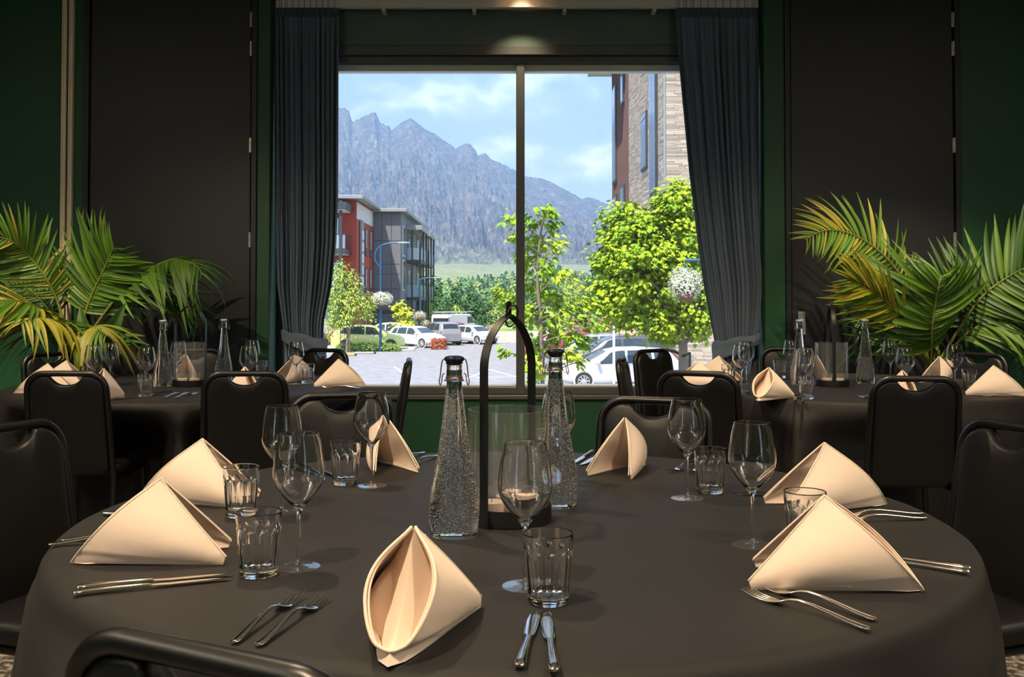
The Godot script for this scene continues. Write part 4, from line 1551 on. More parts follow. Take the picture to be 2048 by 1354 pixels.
func build_palms() -> void:
	var L := [leaflet_mesh(0.10, 0.040), leaflet_mesh(0.22, 0.045), leaflet_mesh(0.38, 0.038)]
	var D := [leaflet_mesh(0.45, 0.040), leaflet_mesh(0.7, 0.044), leaflet_mesh(0.95, 0.040)]
	var g: Material = mats.palm_leaf
	var y: Material = mats.palm_leaf_yellow
	var dk: Material = mats.palm_leaf_dark
	var t := thing("potted_palm", "feathery potted palm by the white post, yellow-lit lower fronds above the table", "palm", Vector3.ZERO, 0.0, "potted palms against the back wall")
	pot_at(t, Vector3(-2.834, 0, -6.500), 0.2, 0.36)
	stem(t, [Vector3(-2.854, 0.32, -6.500), Vector3(-2.875, 0.912, -6.500)])
	stem(t, [Vector3(-2.804, 0.32, -6.500), Vector3(-2.794, 0.912, -6.500)])
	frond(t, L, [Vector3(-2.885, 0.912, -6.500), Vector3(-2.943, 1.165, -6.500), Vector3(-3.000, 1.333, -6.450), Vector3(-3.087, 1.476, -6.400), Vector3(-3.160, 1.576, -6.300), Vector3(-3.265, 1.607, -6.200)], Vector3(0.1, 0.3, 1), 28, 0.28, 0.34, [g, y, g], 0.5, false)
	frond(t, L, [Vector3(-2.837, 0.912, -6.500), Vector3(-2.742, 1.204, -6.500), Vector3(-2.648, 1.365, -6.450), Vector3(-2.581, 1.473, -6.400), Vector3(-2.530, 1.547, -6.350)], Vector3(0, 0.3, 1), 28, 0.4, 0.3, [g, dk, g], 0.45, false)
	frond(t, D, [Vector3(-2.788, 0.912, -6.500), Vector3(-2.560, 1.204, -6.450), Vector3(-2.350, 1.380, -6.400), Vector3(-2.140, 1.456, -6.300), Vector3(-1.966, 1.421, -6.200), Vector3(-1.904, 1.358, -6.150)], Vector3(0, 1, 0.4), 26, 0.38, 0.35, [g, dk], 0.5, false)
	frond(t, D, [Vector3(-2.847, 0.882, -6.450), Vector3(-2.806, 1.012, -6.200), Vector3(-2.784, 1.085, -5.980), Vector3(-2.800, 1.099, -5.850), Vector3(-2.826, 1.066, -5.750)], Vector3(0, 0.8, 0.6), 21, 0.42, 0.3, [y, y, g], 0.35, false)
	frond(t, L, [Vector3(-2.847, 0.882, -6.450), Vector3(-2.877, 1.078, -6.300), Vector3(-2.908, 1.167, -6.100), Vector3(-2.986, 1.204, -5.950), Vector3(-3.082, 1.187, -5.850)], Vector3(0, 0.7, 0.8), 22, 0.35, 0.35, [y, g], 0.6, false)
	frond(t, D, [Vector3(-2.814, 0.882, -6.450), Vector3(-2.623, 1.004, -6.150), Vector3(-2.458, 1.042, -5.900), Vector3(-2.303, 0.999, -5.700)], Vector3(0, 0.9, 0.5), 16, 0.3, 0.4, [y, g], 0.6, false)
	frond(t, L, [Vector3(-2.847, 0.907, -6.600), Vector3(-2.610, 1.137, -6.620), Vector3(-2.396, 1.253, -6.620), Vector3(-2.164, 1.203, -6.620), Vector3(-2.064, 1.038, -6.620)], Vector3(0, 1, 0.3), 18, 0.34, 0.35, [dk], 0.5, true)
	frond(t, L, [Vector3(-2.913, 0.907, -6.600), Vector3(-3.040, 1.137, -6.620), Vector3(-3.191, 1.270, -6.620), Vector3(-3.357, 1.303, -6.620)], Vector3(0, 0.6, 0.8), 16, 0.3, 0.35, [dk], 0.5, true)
	var t2 := thing("potted_palm", "feathery potted palm by the door with the switch plate, fan of yellow fronds", "palm", Vector3.ZERO, 0.0, "potted palms against the back wall")
	pot_at(t2, Vector3(2.727, 0, -6.500), 0.2, 0.36)
	stem(t2, [Vector3(2.707, 0.32, -6.500), Vector3(2.687, 0.912, -6.500)])
	stem(t2, [Vector3(2.757, 0.32, -6.500), Vector3(2.762, 0.879, -6.500)])
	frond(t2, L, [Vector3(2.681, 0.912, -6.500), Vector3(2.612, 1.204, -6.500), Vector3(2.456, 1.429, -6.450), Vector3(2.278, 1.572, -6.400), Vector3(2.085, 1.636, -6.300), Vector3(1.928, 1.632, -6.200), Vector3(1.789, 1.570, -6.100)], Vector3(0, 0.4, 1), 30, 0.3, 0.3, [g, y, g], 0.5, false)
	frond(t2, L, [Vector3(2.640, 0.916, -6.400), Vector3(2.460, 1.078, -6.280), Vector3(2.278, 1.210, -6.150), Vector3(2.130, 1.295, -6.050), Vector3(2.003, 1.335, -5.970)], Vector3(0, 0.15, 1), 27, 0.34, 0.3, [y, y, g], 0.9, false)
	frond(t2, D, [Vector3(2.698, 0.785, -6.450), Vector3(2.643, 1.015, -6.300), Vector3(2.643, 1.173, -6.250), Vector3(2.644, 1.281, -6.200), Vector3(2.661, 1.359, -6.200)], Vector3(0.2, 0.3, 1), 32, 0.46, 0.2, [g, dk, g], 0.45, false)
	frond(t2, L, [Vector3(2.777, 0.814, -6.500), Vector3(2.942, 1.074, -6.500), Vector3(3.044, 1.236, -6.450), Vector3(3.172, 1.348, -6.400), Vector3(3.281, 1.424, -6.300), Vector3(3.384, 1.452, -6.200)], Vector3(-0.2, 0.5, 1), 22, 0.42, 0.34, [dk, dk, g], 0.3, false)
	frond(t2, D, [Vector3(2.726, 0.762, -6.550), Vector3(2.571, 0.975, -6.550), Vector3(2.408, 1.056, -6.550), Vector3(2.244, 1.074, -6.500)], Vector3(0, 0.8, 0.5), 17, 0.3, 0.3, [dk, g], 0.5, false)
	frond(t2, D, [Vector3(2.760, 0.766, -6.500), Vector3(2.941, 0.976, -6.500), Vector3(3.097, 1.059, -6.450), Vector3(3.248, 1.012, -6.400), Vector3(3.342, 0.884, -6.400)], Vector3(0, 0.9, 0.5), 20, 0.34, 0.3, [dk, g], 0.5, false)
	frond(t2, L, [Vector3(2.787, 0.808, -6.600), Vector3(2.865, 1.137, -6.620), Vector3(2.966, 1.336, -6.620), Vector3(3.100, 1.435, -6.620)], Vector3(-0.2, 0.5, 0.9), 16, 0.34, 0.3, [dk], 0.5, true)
	var bl := thing("broadleaf_plant", "small plant with broad ribbed green leaves between the palm and the lantern", "plant")
	pot_at(bl, Vector3(-2.534, 0, -6.200), 0.12, 0.7)
	broad_leaf(bl, Vector3(-2.541, 0.879, -6.200), Vector3(-2.376, 1.185, -6.150), 0.045, Vector3(0.3, 0, 1))
	stem(bl, [Vector3(-2.534, 0.66, -6.200), Vector3(-2.541, 0.879, -6.200)])
	broad_leaf(bl, Vector3(-2.542, 0.925, -6.200), Vector3(-2.374, 1.084, -6.000), 0.05, Vector3(0.3, 0.2, 1))
	stem(bl, [Vector3(-2.534, 0.66, -6.200), Vector3(-2.542, 0.925, -6.200)])
	broad_leaf(bl, Vector3(-2.584, 0.892, -6.250), Vector3(-2.720, 1.166, -6.300), 0.05, Vector3(-0.3, 0, 1))
	stem(bl, [Vector3(-2.534, 0.66, -6.200), Vector3(-2.584, 0.892, -6.250)])
	broad_leaf(bl, Vector3(-2.535, 0.894, -6.200), Vector3(-2.236, 0.985, -6.100), 0.035, Vector3(0, 1, 0.5))
	stem(bl, [Vector3(-2.534, 0.66, -6.200), Vector3(-2.535, 0.894, -6.200)])
	broad_leaf(bl, Vector3(-2.535, 0.879, -6.200), Vector3(-2.264, 0.931, -5.950), 0.035, Vector3(0, 1, 0.5))
	stem(bl, [Vector3(-2.534, 0.66, -6.200), Vector3(-2.535, 0.879, -6.200)])
	broad_leaf(bl, Vector3(-2.535, 0.879, -6.200), Vector3(-2.169, 0.934, -6.000), 0.025, Vector3(0, 1, 0.4))
	stem(bl, [Vector3(-2.534, 0.66, -6.200), Vector3(-2.535, 0.879, -6.200)])


func broad_leaf(parent: Node3D, a: Vector3, b: Vector3, wid: float, up: Vector3) -> void:
	var m := MB.new()
	var dir := b - a
	var side := dir.cross(up).normalized()
	var nn := side.cross(dir).normalized()
	var rows := []
	for i in 15:
		var u := i / 14.0
		var w := wid * pow(sin(PI * pow(u * 0.98 + 0.01, 0.85)), 0.9)
		var c := a + dir * u + nn * 0.10 * dir.length() * sin(PI * u)
		var row := PackedVector3Array()
		for j in 9:
			var q := (j - 4) / 4.0
			row.append(c + side * w * q + nn * (absf(q) * w * 0.35 + 0.0015 * (j % 2)))
		rows.append(row)
	m.grid(rows)
	part("leaf", m, mats.palm_leaf_dark, parent)


func pot_at(parent: Node3D, at: Vector3, r: float, h: float) -> void:
	var holder := MB.new()
	holder.x.origin = at
	holder.lathe(PackedVector2Array([Vector2(0, 0), Vector2(r * 0.72, 0), Vector2(r * 0.75, 0.01), Vector2(r, h - 0.04), Vector2(r * 1.05, h - 0.03), Vector2(r * 1.05, h), Vector2(r * 0.97, h), Vector2(r * 0.94, h - 0.05), Vector2(0, h - 0.05)]), 40, 0.5)
	part("pot", holder, mats.pot_black, parent)
	var m := MB.new()
	m.x.origin = at
	m.lathe(PackedVector2Array([Vector2(0, h - 0.055), Vector2(r * 0.94, h - 0.055), Vector2(r * 0.9, h - 0.03), Vector2(0, h - 0.02)]), 30, 0.5)
	part("soil", m, mats.soil, parent)


func stem(parent: Node3D, pts: Array) -> void:
	var m := MB.new()
	m.tube(PackedVector3Array(pts), 0.016 if parent.name.begins_with("potted") else 0.006, 8)
	part("stem", m, mats.palm_stem, parent)


# ---------------------------------------------------------------- landscape
const GY := -2.0


func ground_height(z: float, xx: float) -> float:
	var d := -z
	var h := pick([[0, GY], [95, GY], [130, GY - 0.6], [260, -3.0], [420, -1.0], [700, 9.0], [1200, 32.0], [1900, 62.0], [2600, 92.0]], d)
	if d > 130.0:
		h += noise.get_noise_2d(xx * 0.006, d * 0.006) * minf(9.0, (d - 130.0) * 0.02)
	return h


func build_landscape() -> void:
	# valley floor
	var m := MB.new()
	var rows := []
	var cols := PackedColorArray()
	var steps := [66.0, 80.0, 95.0, 112.0, 130.0, 160.0, 200.0, 250.0, 310.0, 380.0, 460.0, 550.0, 650.0, 760.0, 880.0, 1000.0, 1150.0, 1300.0, 1500.0, 1700.0, 1950.0, 2200.0, 2600.0]
	for d in steps:
		var row := PackedVector3Array()
		for j in 61:
			var xx: float = (j - 30) / 30.0 * (60.0 + d * 0.75)
			row.append(Vector3(xx, ground_height(-d, xx) - (0.04 if d < 96.0 else 0.0), -d))
			var k := 0.5 + 0.5 * noise.get_noise_2d(xx * 0.01 + 40.0, d * 0.012)
			var c := lin(112, 138, 78).lerp(lin(178, 186, 130), k)
			if d > 900.0:
				c = lin(146, 158, 122).lerp(lin(188, 188, 152), k)
			cols.append(c)
		rows.append(row)
	m.grid(rows)
	m.turn()
	m.col = cols
	setting("ground", m, mats.meadow)
	# mountain range
	var sky := [[-900, 330], [-300, 300], [100, 250], [300, 285], [450, 190], [560, 230], [620, 200], [683, 214], [690, 216], [697, 221], [702, 240], [708, 241], [722, 234], [738, 226], [746, 222], [752, 226], [757, 240], [762, 247], [766, 244], [770, 252], [776, 248], [781, 258], [787, 257], [800, 245], [820, 235], [832, 243], [846, 255], [870, 268], [900, 288], [912, 296], [918, 291], [925, 289], [932, 286], [940, 287], [946, 294], [951, 300], [955, 310], [962, 308], [970, 304], [976, 312], [985, 318], [1000, 325], [1030, 340], [1050, 352], [1075, 355], [1100, 362], [1125, 376], [1150, 389], [1163, 397], [1180, 394], [1200, 401], [1225, 412], [1300, 430], [1420, 445], [1600, 400], [1800, 330], [2100, 300], [2500, 340], [2900, 330]]
	m = MB.new()
	rows = []
	cols = PackedColorArray()
	var rg := FastNoiseLite.new()
	rg.seed = 11
	rg.noise_type = FastNoiseLite.TYPE_SIMPLEX_SMOOTH
	rg.fractal_type = FastNoiseLite.FRACTAL_RIDGED
	rg.fractal_octaves = 4
	rg.frequency = 1.0
	var pxs := []
	var q := -900.0
	while q < 2900.0:
		pxs.append(q)
		q += 2.5 if q > 660.0 and q < 1260.0 else 24.0
	var nr := 74
	for i in nr + 5:
		var r := float(i) / nr
		var D := 2250.0 + 3250.0 * r
		var row := PackedVector3Array()
		for p in pxs:
			var el: float = (598.0 - pick(sky, p)) / 2000.0
			var H: float = 1.2 + el * 5500.0
			var a: float = (p - 1024.0) / 2000.0
			var g := 0.10 + 0.90 * (0.45 * r + 0.55 * pow(r, 2.1))
			var h := (H - 75.0) * (g - 0.10) / 0.90 + 75.0 * clampf(r * 14.0, 0.9, 1.0)
			if r > 1.0:
				h = H * (1.0 - (r - 1.0) * 9.0)
			var w := clampf(r * 4.0, 0, 1) * (1.0 - pow(clampf(r, 0, 1), 3.0))
			var rid := rg.get_noise_2d(a * 22.0 + 1.6 * noise.get_noise_2d(a * 9.0, r * 5.0) + r * 1.6, r * 2.8)
			var fine := rg.get_noise_2d(a * 64.0 + 7.0 + r * 5.0, r * 13.0)
			h += H * w * (0.15 * (rid - 0.3) + 0.035 * fine)
			if r <= 1.0:
				h += 9.0 * noise.get_noise_2d(a * 260.0, r * 30.0) * clampf(r * 3.0, 0, 1)
			row.append(Vector3(a * D, h, -D))
			var k := 0.5 + 0.5 * noise.get_noise_2d(a * 30.0, r * 7.0)
			var grassy := clampf((0.22 - r) * 6.0 + (k - 0.5) * 1.2, 0, 1)
			var c := lin(128, 126, 124).lerp(lin(166, 154, 136), clampf(k * 1.3 - 0.2, 0, 1))
			c = c.lerp(lin(158, 166, 130), maxf(grassy * 0.7, clampf(1.6 - r * 14.0, 0, 1)))
			var pale := noise.get_noise_2d(a * 120.0 + 90.0, r * 9.0)
			if pale > 0.42:
				c = c.lerp(lin(196, 186, 172), 0.7)
			cols.append(c)
		rows.append(row)
	m.grid(rows)
	m.turn()
	m.col = cols
	setting("mountain", m, mats.rock)
	# blue air between the valley and the peaks
	var fog := FogVolume.new()
	fog.name = "valley_haze"
	fog.shape = RenderingServer.FOG_VOLUME_SHAPE_BOX
	fog.size = Vector3(9000, 1700, 5600)
	fog.position = Vector3(0, 780, -3100)
	var fm := FogMaterial.new()
	fm.albedo = Color(0.66, 0.82, 0.98)
	fm.density = 0.0002
	fog.material = fm
	fog.set_meta("kind", "stuff")
	add_child(fog)
	far_trees()


func far_trees() -> void:
	# two shaggy tree shapes: leaf sprays round a cone and round a ball
	var cone := MB.new()
	var blob := MB.new()
	for i in 130:
		var u := sqrt(rng.randf())
		var a := rng.randf() * TAU
		var r := (0.33 * u + 0.02) * rng.randf_range(0.75, 1.1)
		spray(cone, Vector3(cos(a) * r, 1.0 - u * 0.96, sin(a) * r), Vector3(cos(a), -0.25, sin(a)), 0.13)
		var d := Vector3(rng.randfn(), rng.randfn(), rng.randfn()).normalized()
		spray(blob, Vector3(0, 0.5, 0) + d * Vector3(0.4, 0.5, 0.4) * rng.randf_range(0.75, 1.12), d, 0.2)
	for kind in 2:
		var xfs := []
		var cols := []
		var n := 1900 if kind == 0 else 2600
		while xfs.size() < n:
			var d := 290.0 + 1050.0 * pow(rng.randf(), 1.2)
			var xx := rng.randf_range(-0.36, 0.40) * d
			var dens := noise.get_noise_2d(xx * 0.008 + 300.0, d * 0.006)
			var belt := exp(-pow((d - 560.0) / 190.0, 2.0)) + 0.7 * exp(-pow((d - 300.0) / 60.0, 2.0)) - (d - 700.0) * 0.001
			if dens * 1.6 + belt < 0.42 + rng.randf() * 0.25:
				continue
			var h := rng.randf_range(5.0, 10.5) if kind == 0 else rng.randf_range(4.0, 8.0)
			if d < 420.0:
				h *= 0.7
			var wide := rng.randf_range(0.75, 1.15) * h * (0.95 if kind == 0 else 1.15)
			xfs.append(Transform3D(Basis(Vector3.UP, rng.randf() * TAU).scaled(Vector3(wide, h, wide)), Vector3(xx, ground_height(-d, xx) - 0.3, -d)))
			var k := rng.randf()
			cols.append(lin(62, 98, 76).lerp(lin(100, 130, 96), k) if kind == 0 else lin(92, 126, 78).lerp(lin(146, 164, 104), k))  # distance haze put into paler, bluer greens
		var o := scatter("forest", (cone if kind == 0 else blob).mesh(), mats.leaf_far, self, xfs, cols)
		tag(o, ["dark conifer woods on the slope below the mountains", "lighter round-topped woods scattered over the valley"][kind], "forest")


func spray(m: MB, p: Vector3, away: Vector3, s: float) -> void:
	var n := (away.normalized() + Vector3(rng.randfn(0, 0.35), rng.randfn(0, 0.35), rng.randfn(0, 0.35))).normalized()
	var x := n.cross(Vector3(0.2, 1, 0.3)).normalized().rotated(n, rng.randf() * TAU)
	var y := n.cross(x)
	var b := m.v.size()
	m.v.append_array([p - x * s * 0.5, p + y * s * 0.55, p + x * s * 0.5, p - y * s * 0.55, p + n * s * 0.18])
	for k in 4:
		m.ix.append_array([b + 4, b + (k + 1) % 4, b + k])


# ---------------------------------------------------------------- street
func leaf_mesh(lobed: bool) -> ArrayMesh:
	var m := MB.new()
	if lobed:
		# five-pointed leaf, folded a little along its midrib
		var o := [Vector2(0, 0), Vector2(0.22, -0.06), Vector2(0.5, 0.14), Vector2(0.34, 0.30), Vector2(0.48, 0.58), Vector2(0.22, 0.58), Vector2(0, 1.0)]
		for s in [-1.0, 1.0]:
			var b := m.v.size()
			m.v.append(Vector3(0, 0, 0.4))
			for q in o:
				m.v.append(Vector3(q.x * s, -absf(q.x) * 0.45 - 0.35 * q.y * q.y, q.y))
			for i in o.size() - 1:
				if s > 0:
					m.ix.append_array([b, b + 1 + i, b + 2 + i])
				else:
					m.ix.append_array([b, b + 2 + i, b + 1 + i])
	else:
		m.grid([PackedVector3Array([Vector3(0, 0, 0), Vector3(0, 0, 0), Vector3(0, 0, 0)]), PackedVector3Array([Vector3(-0.28, -0.1, 0.35), Vector3(0, 0, 0.38), Vector3(0.28, -0.1, 0.35)]), PackedVector3Array([Vector3(-0.2, -0.2, 0.7), Vector3(0, -0.12, 0.72), Vector3(0.2, -0.2, 0.7)]), PackedVector3Array([Vector3(0, -0.4, 1), Vector3(0, -0.4, 1), Vector3(0, -0.4, 1)])], false, true)
	return m.mesh()


func leaf_cloud(out: Array, cols: Array, c: Vector3, r: float, n: int, size: float, away: Vector3, ca: Color, cb: Color) -> void:
	var tone := rng.randf()
	for i in n:
		var d := Vector3(rng.randfn(0, 0.5), rng.randfn(0, 0.42), rng.randfn(0, 0.5))
		var p := c + d * r
		var outw := (away.normalized() * 0.8 + d * 0.5)
		var dir := Vector3(outw.x + rng.randfn(0, 0.45), outw.y * 0.3 - 0.5 + rng.randfn(0, 0.3), outw.z + rng.randfn(0, 0.45)).normalized()
		var nn := (Vector3(0, 1, 0) + outw * 0.55 + Vector3(rng.randfn(0, 0.35), 0, rng.randfn(0, 0.35))).normalized()
		var xx := nn.cross(dir).normalized()
		var s := size * rng.randf_range(0.65, 1.2)
		out.append(Transform3D(Basis(xx, dir.cross(xx).normalized(), dir).scaled_local(Vector3.ONE * s), p))
		cols.append(ca.lerp(cb, clampf(tone * 0.75 + rng.randf_range(-0.1, 0.35), 0, 1)))


func crown(t: Node3D, blobs: Array, clusters: int, per: int, r: float, size: float, ca: Color, cb: Color, mat: Material, lobed: bool, shell := 0.45) -> void:
	var xfs := []
	var cols := []
	var weight := 0.0
	for b in blobs:
		weight += b[1].x * b[1].y
	for b in blobs:
		var n := int(round(clusters * b[1].x * b[1].y / weight))
		for i in n:
			var d := Vector3(rng.randfn(), rng.randfn(), rng.randfn()).normalized()
			var k := lerpf(shell, 1.0, sqrt(rng.randf()))
			var off: Vector3 = d * b[1] * k
			leaf_cloud(xfs, cols, b[0] + off, r, per, size, d, ca, cb)
	scatter("foliage", leaf_mesh(lobed), mat, t, xfs, cols)


func trunk(t: Node3D, pts: Array, r0: float, r1: float, n := "trunk", mat: Material = null) -> void:
	var path := smooth_path(pts, 5)
	var rad := PackedFloat32Array()
	for i in path.size():
		rad.append(lerpf(r0, r1, float(i) / path.size()) * (1.0 + 0.05 * sin(i * 2.1)))
	var m := MB.new()
	m.tube(path, rad, 9)
	part(n, m, mat if mat else mats.bark, t)


func gp(px: float, py: float, z: float) -> Vector3:
	return Vector3((px - 1024.0) / 2000.0 * z, 1.21 + (598.0 - py) / 2000.0 * z, -z)


func wheel(r: float, wid: float, spokes: int) -> Array:
	var ty := MB.new()
	ty.x = Transform3D(Basis(Vector3.RIGHT, PI / 2.0), Vector3.ZERO)
	ty.lathe(PackedVector2Array([Vector2(r * 0.68, -wid / 2), Vector2(r * 0.9, -wid / 2), Vector2(r, -wid * 0.32), Vector2(r, wid * 0.32), Vector2(r * 0.9, wid / 2), Vector2(r * 0.68, wid / 2), Vector2(r * 0.64, 0), Vector2(r * 0.68, -wid / 2)]), 28, 0.5)
	var rim := MB.new()
	rim.x = ty.x
	rim.lathe(PackedVector2Array([Vector2(r * 0.69, wid * 0.46), Vector2(r * 0.62, wid * 0.5), Vector2(r * 0.60, wid * 0.30), Vector2(r * 0.69, wid * 0.3), Vector2(r * 0.69, wid * 0.46)]), 28, 0.5)
	rim.lathe(PackedVector2Array([Vector2(0, wid * 0.5), Vector2(r * 0.14, wid * 0.5), Vector2(r * 0.16, wid * 0.3), Vector2(0, wid * 0.3)]), 16, 0.5)
	rim.x = Transform3D.IDENTITY
	for k in spokes:
		var a := TAU * k / spokes
		rim.box(Vector3(r * 0.56, r * 0.13, wid * 0.12), Vector3(cos(a), sin(a), 0) * r * 0.36 + Vector3(0, 0, wid * 0.4), 0.006, Basis(Vector3.BACK, a + 0.25))
	var back := MB.new()
	back.x = ty.x
	back.lathe(PackedVector2Array([Vector2(0, wid * 0.2), Vector2(r * 0.66, wid * 0.2), Vector2(r * 0.66, wid * 0.1), Vector2(0, wid * 0.1)]), 20, 0.5)
	return [ty.mesh(), rim.mesh(), back.mesh()]


# front of the car towards +x; the body is lofted through cross sections along its length
func car(label: String, at: Vector3, yaw: float, paint: Material, L: float, W: float, H: float, top: Array, belt: Array, win: Array, shield: Array, rear: Array, wr: float, axles: Array, spokes := 7) -> Node3D:
	var t := thing("car", label, "car", at, yaw, "parked cars outside the window")
	var hl := L / 2.0
	var bot := 0.2
	var sec := func(xq: float) -> PackedVector3Array:
		var e := absf(xq) / hl
		var w: float = W / 2.0 * (1.0 - 0.16 * pow(e, 5.0) - 0.04 * e * e)
		var yt: float = pick(top, xq) * H
		var yb: float = minf(pick(belt, xq) * H, yt - 0.02)
		var k := clampf((yt - yb) / (0.34 * H), 0, 1)
		var rw: float = w * lerpf(0.96, 0.74, k)
		var lo := bot + 0.12 * pow(e, 8.0)
		return PackedVector3Array([Vector3(xq, lo, 0), Vector3(xq, lo, w * 0.86), Vector3(xq, lo + 0.08, w * 0.97), Vector3(xq, (lo + yb) / 2.0, w), Vector3(xq, yb - 0.04, w * 0.985), Vector3(xq, yb, w * 0.965),
			Vector3(xq, lerpf(yb, yt - 0.06 * k, 0.5), lerpf(w * 0.965, rw, 0.42)), Vector3(xq, yt - 0.06 * k - 0.005, rw), Vector3(xq, yt - 0.012, rw * 0.86), Vector3(xq, yt + 0.005, 0)])
	var rows := []
	var ns := 44
	for i in ns + 1:
		var xq := lerpf(-hl, hl, float(i) / ns)
		var h: PackedVector3Array = sec.call(xq)
		var row := PackedVector3Array(h)
		for k in range(h.size() - 2, 0, -1):
			row.append(Vector3(h[k].x, h[k].y, -h[k].z))
		rows.append(row)
	var m := MB.new()
	m.solid(rows)
	part("body", m, paint, t)
	for side in [-1.0, 1.0]:
		for wn in win:
			var g := MB.new()
			var gr := []
			for i in 9:
				var u := i / 8.0
				var lo_x := lerpf(wn[0], wn[1], u)
				var hi_x := lerpf(wn[2], wn[3], u)
				var row := PackedVector3Array()
				for j in 5:
					var q := j / 4.0
					var xq := lerpf(lo_x, hi_x, q)
					var h: PackedVector3Array = sec.call(xq)
					var y := lerpf(h[5].y + 0.03, h[7].y - 0.035, q)
					var z := pick([[h[5].y, h[5].z], [h[6].y, h[6].z], [h[7].y + 0.001, h[7].z]], y)
					row.append(Vector3(xq, y, (z + 0.012) * side))
				gr.append(row)
			g.grid(gr, false, side < 0.0)
			part("window", g, mats.car_window, t)
		var mi := MB.new()
		var mx: float = win[0][1] if win[0][1] > 0.0 else 0.6
		mi.ball(Vector3(mx - 0.12, pick(belt, mx) * H + 0.09, side * (W / 2.0 + 0.09)), Vector3(0.07, 0.07, 0.11), 10, 7)
		part("mirror", mi, paint, t)
	for sc in [shield, rear]:
		var g := MB.new()
		var gr := []
		for i in 7:
			var xq := lerpf(sc[0], sc[1], i / 6.0)
			var h: PackedVector3Array = sec.call(xq)
			var row := PackedVector3Array()
			for j in 9:
				var q := (j - 4) / 4.0
				row.append(Vector3(xq, lerpf(h[9].y, h[8].y, q * q) + 0.012, h[8].z * q))
			gr.append(row)
		g.grid(gr)
		part("windscreen" if sc == shield else "rear_window", g, mats.car_window, t)
	var wm := wheel(wr, 0.22, spokes)
	for ax in axles:
		for side in [-1.0, 1.0]:
			var o := part("wheel", wm[0], mats.tyre, t, "", Transform3D(Basis(Vector3.UP, 0.0 if side > 0 else PI), Vector3(ax, wr, side * (W / 2.0 - 0.075))))
			part("alloy_rim", wm[1], mats.alloy, o)
			part("rim_shadow_dish", wm[2], mats.dark_steel, o)
			var ar := MB.new()
			ar.x = Transform3D(Basis(Vector3.RIGHT, PI / 2.0), Vector3(ax, wr + 0.02, side * (W / 2.0 - 0.0)))
			ar.lathe(PackedVector2Array([Vector2(wr * 0.98, -0.022), Vector2(wr * 1.17, -0.022), Vector2(wr * 1.17, 0.022), Vector2(wr * 0.98, 0.022), Vector2(wr * 0.98, -0.022)]), 30, 0.5)
			part("wheel_arch", ar, mats.tyre if spokes == 5 else paint, t)
	for side in [-1.0, 1.0]:
		var hd := MB.new()
		hd.ball(Vector3(hl * 0.90, 0.44 * H, side * W * 0.36), Vector3(0.2, 0.09, 0.16), 10, 7)
		part("headlight", hd, mats.headlamp, t)
		var tl := MB.new()
		tl.ball(Vector3(-hl * 0.955, 0.56 * H, side * W * 0.385), Vector3(0.05, 0.1, 0.08), 10, 7)
		part("tail_light", tl, mats.tail_lamp, t)
	var bp := MB.new()
	bp.box(Vector3(0.08, 0.14, W * 0.6), Vector3(hl * 0.985, 0.36, 0), 0.02)
	part("grille", bp, mats.dark_steel, t)
	return t


func hatch(label: String, at: Vector3, yaw: float, paint: Material, L := 4.2, H := 1.48, W := 1.76, spokes := 7) -> Node3D:
	var s := L / 4.2
	return car(label, at, yaw, paint, L, W, H,
		[[-2.1 * s, 0.55], [-2.0 * s, 0.66], [-1.75 * s, 0.86], [-1.45 * s, 0.96], [-0.6 * s, 1.0], [0.1 * s, 0.985], [0.45 * s, 0.93], [1.15 * s, 0.66], [1.7 * s, 0.58], [2.0 * s, 0.50], [2.1 * s, 0.42]],
		[[-2.1 * s, 0.52], [-1.6 * s, 0.64], [0.9 * s, 0.585], [1.2 * s, 0.60], [2.1 * s, 0.40]],
		[[-0.12 * s, 0.92 * s, -0.12 * s, 0.36 * s], [-1.05 * s, -0.2 * s, -1.0 * s, -0.2 * s], [-1.62 * s, -1.13 * s, -1.4 * s, -1.09 * s]],
		[0.52 * s, 1.1 * s], [-1.95 * s, -1.6 * s], 0.315, [1.3 * s, -1.25 * s], spokes)


func suv(label: String, at: Vector3, yaw: float, paint: Material, L := 4.6, H := 1.68, W := 1.85, spokes := 5) -> Node3D:
	var s := L / 4.6
	return car(label, at, yaw, paint, L, W, H,
		[[-2.3 * s, 0.5], [-2.24 * s, 0.66], [-2.05 * s, 0.9], [-1.8 * s, 0.97], [-0.7 * s, 1.0], [0.2 * s, 0.98], [0.5 * s, 0.93], [1.15 * s, 0.67], [1.9 * s, 0.60], [2.2 * s, 0.52], [2.3 * s, 0.40]],
		[[-2.3 * s, 0.48], [-1.9 * s, 0.65], [1.0 * s, 0.60], [1.2 * s, 0.62], [2.3 * s, 0.38]],
		[[-0.1 * s, 0.92 * s, -0.1 * s, 0.40 * s], [-1.1 * s, -0.18 * s, -1.08 * s, -0.18 * s], [-1.95 * s, -1.18 * s, -1.75 * s, -1.16 * s]],
		[0.58 * s, 1.1 * s], [-2.2 * s, -1.98 * s], 0.35, [1.4 * s, -1.35 * s], spokes)


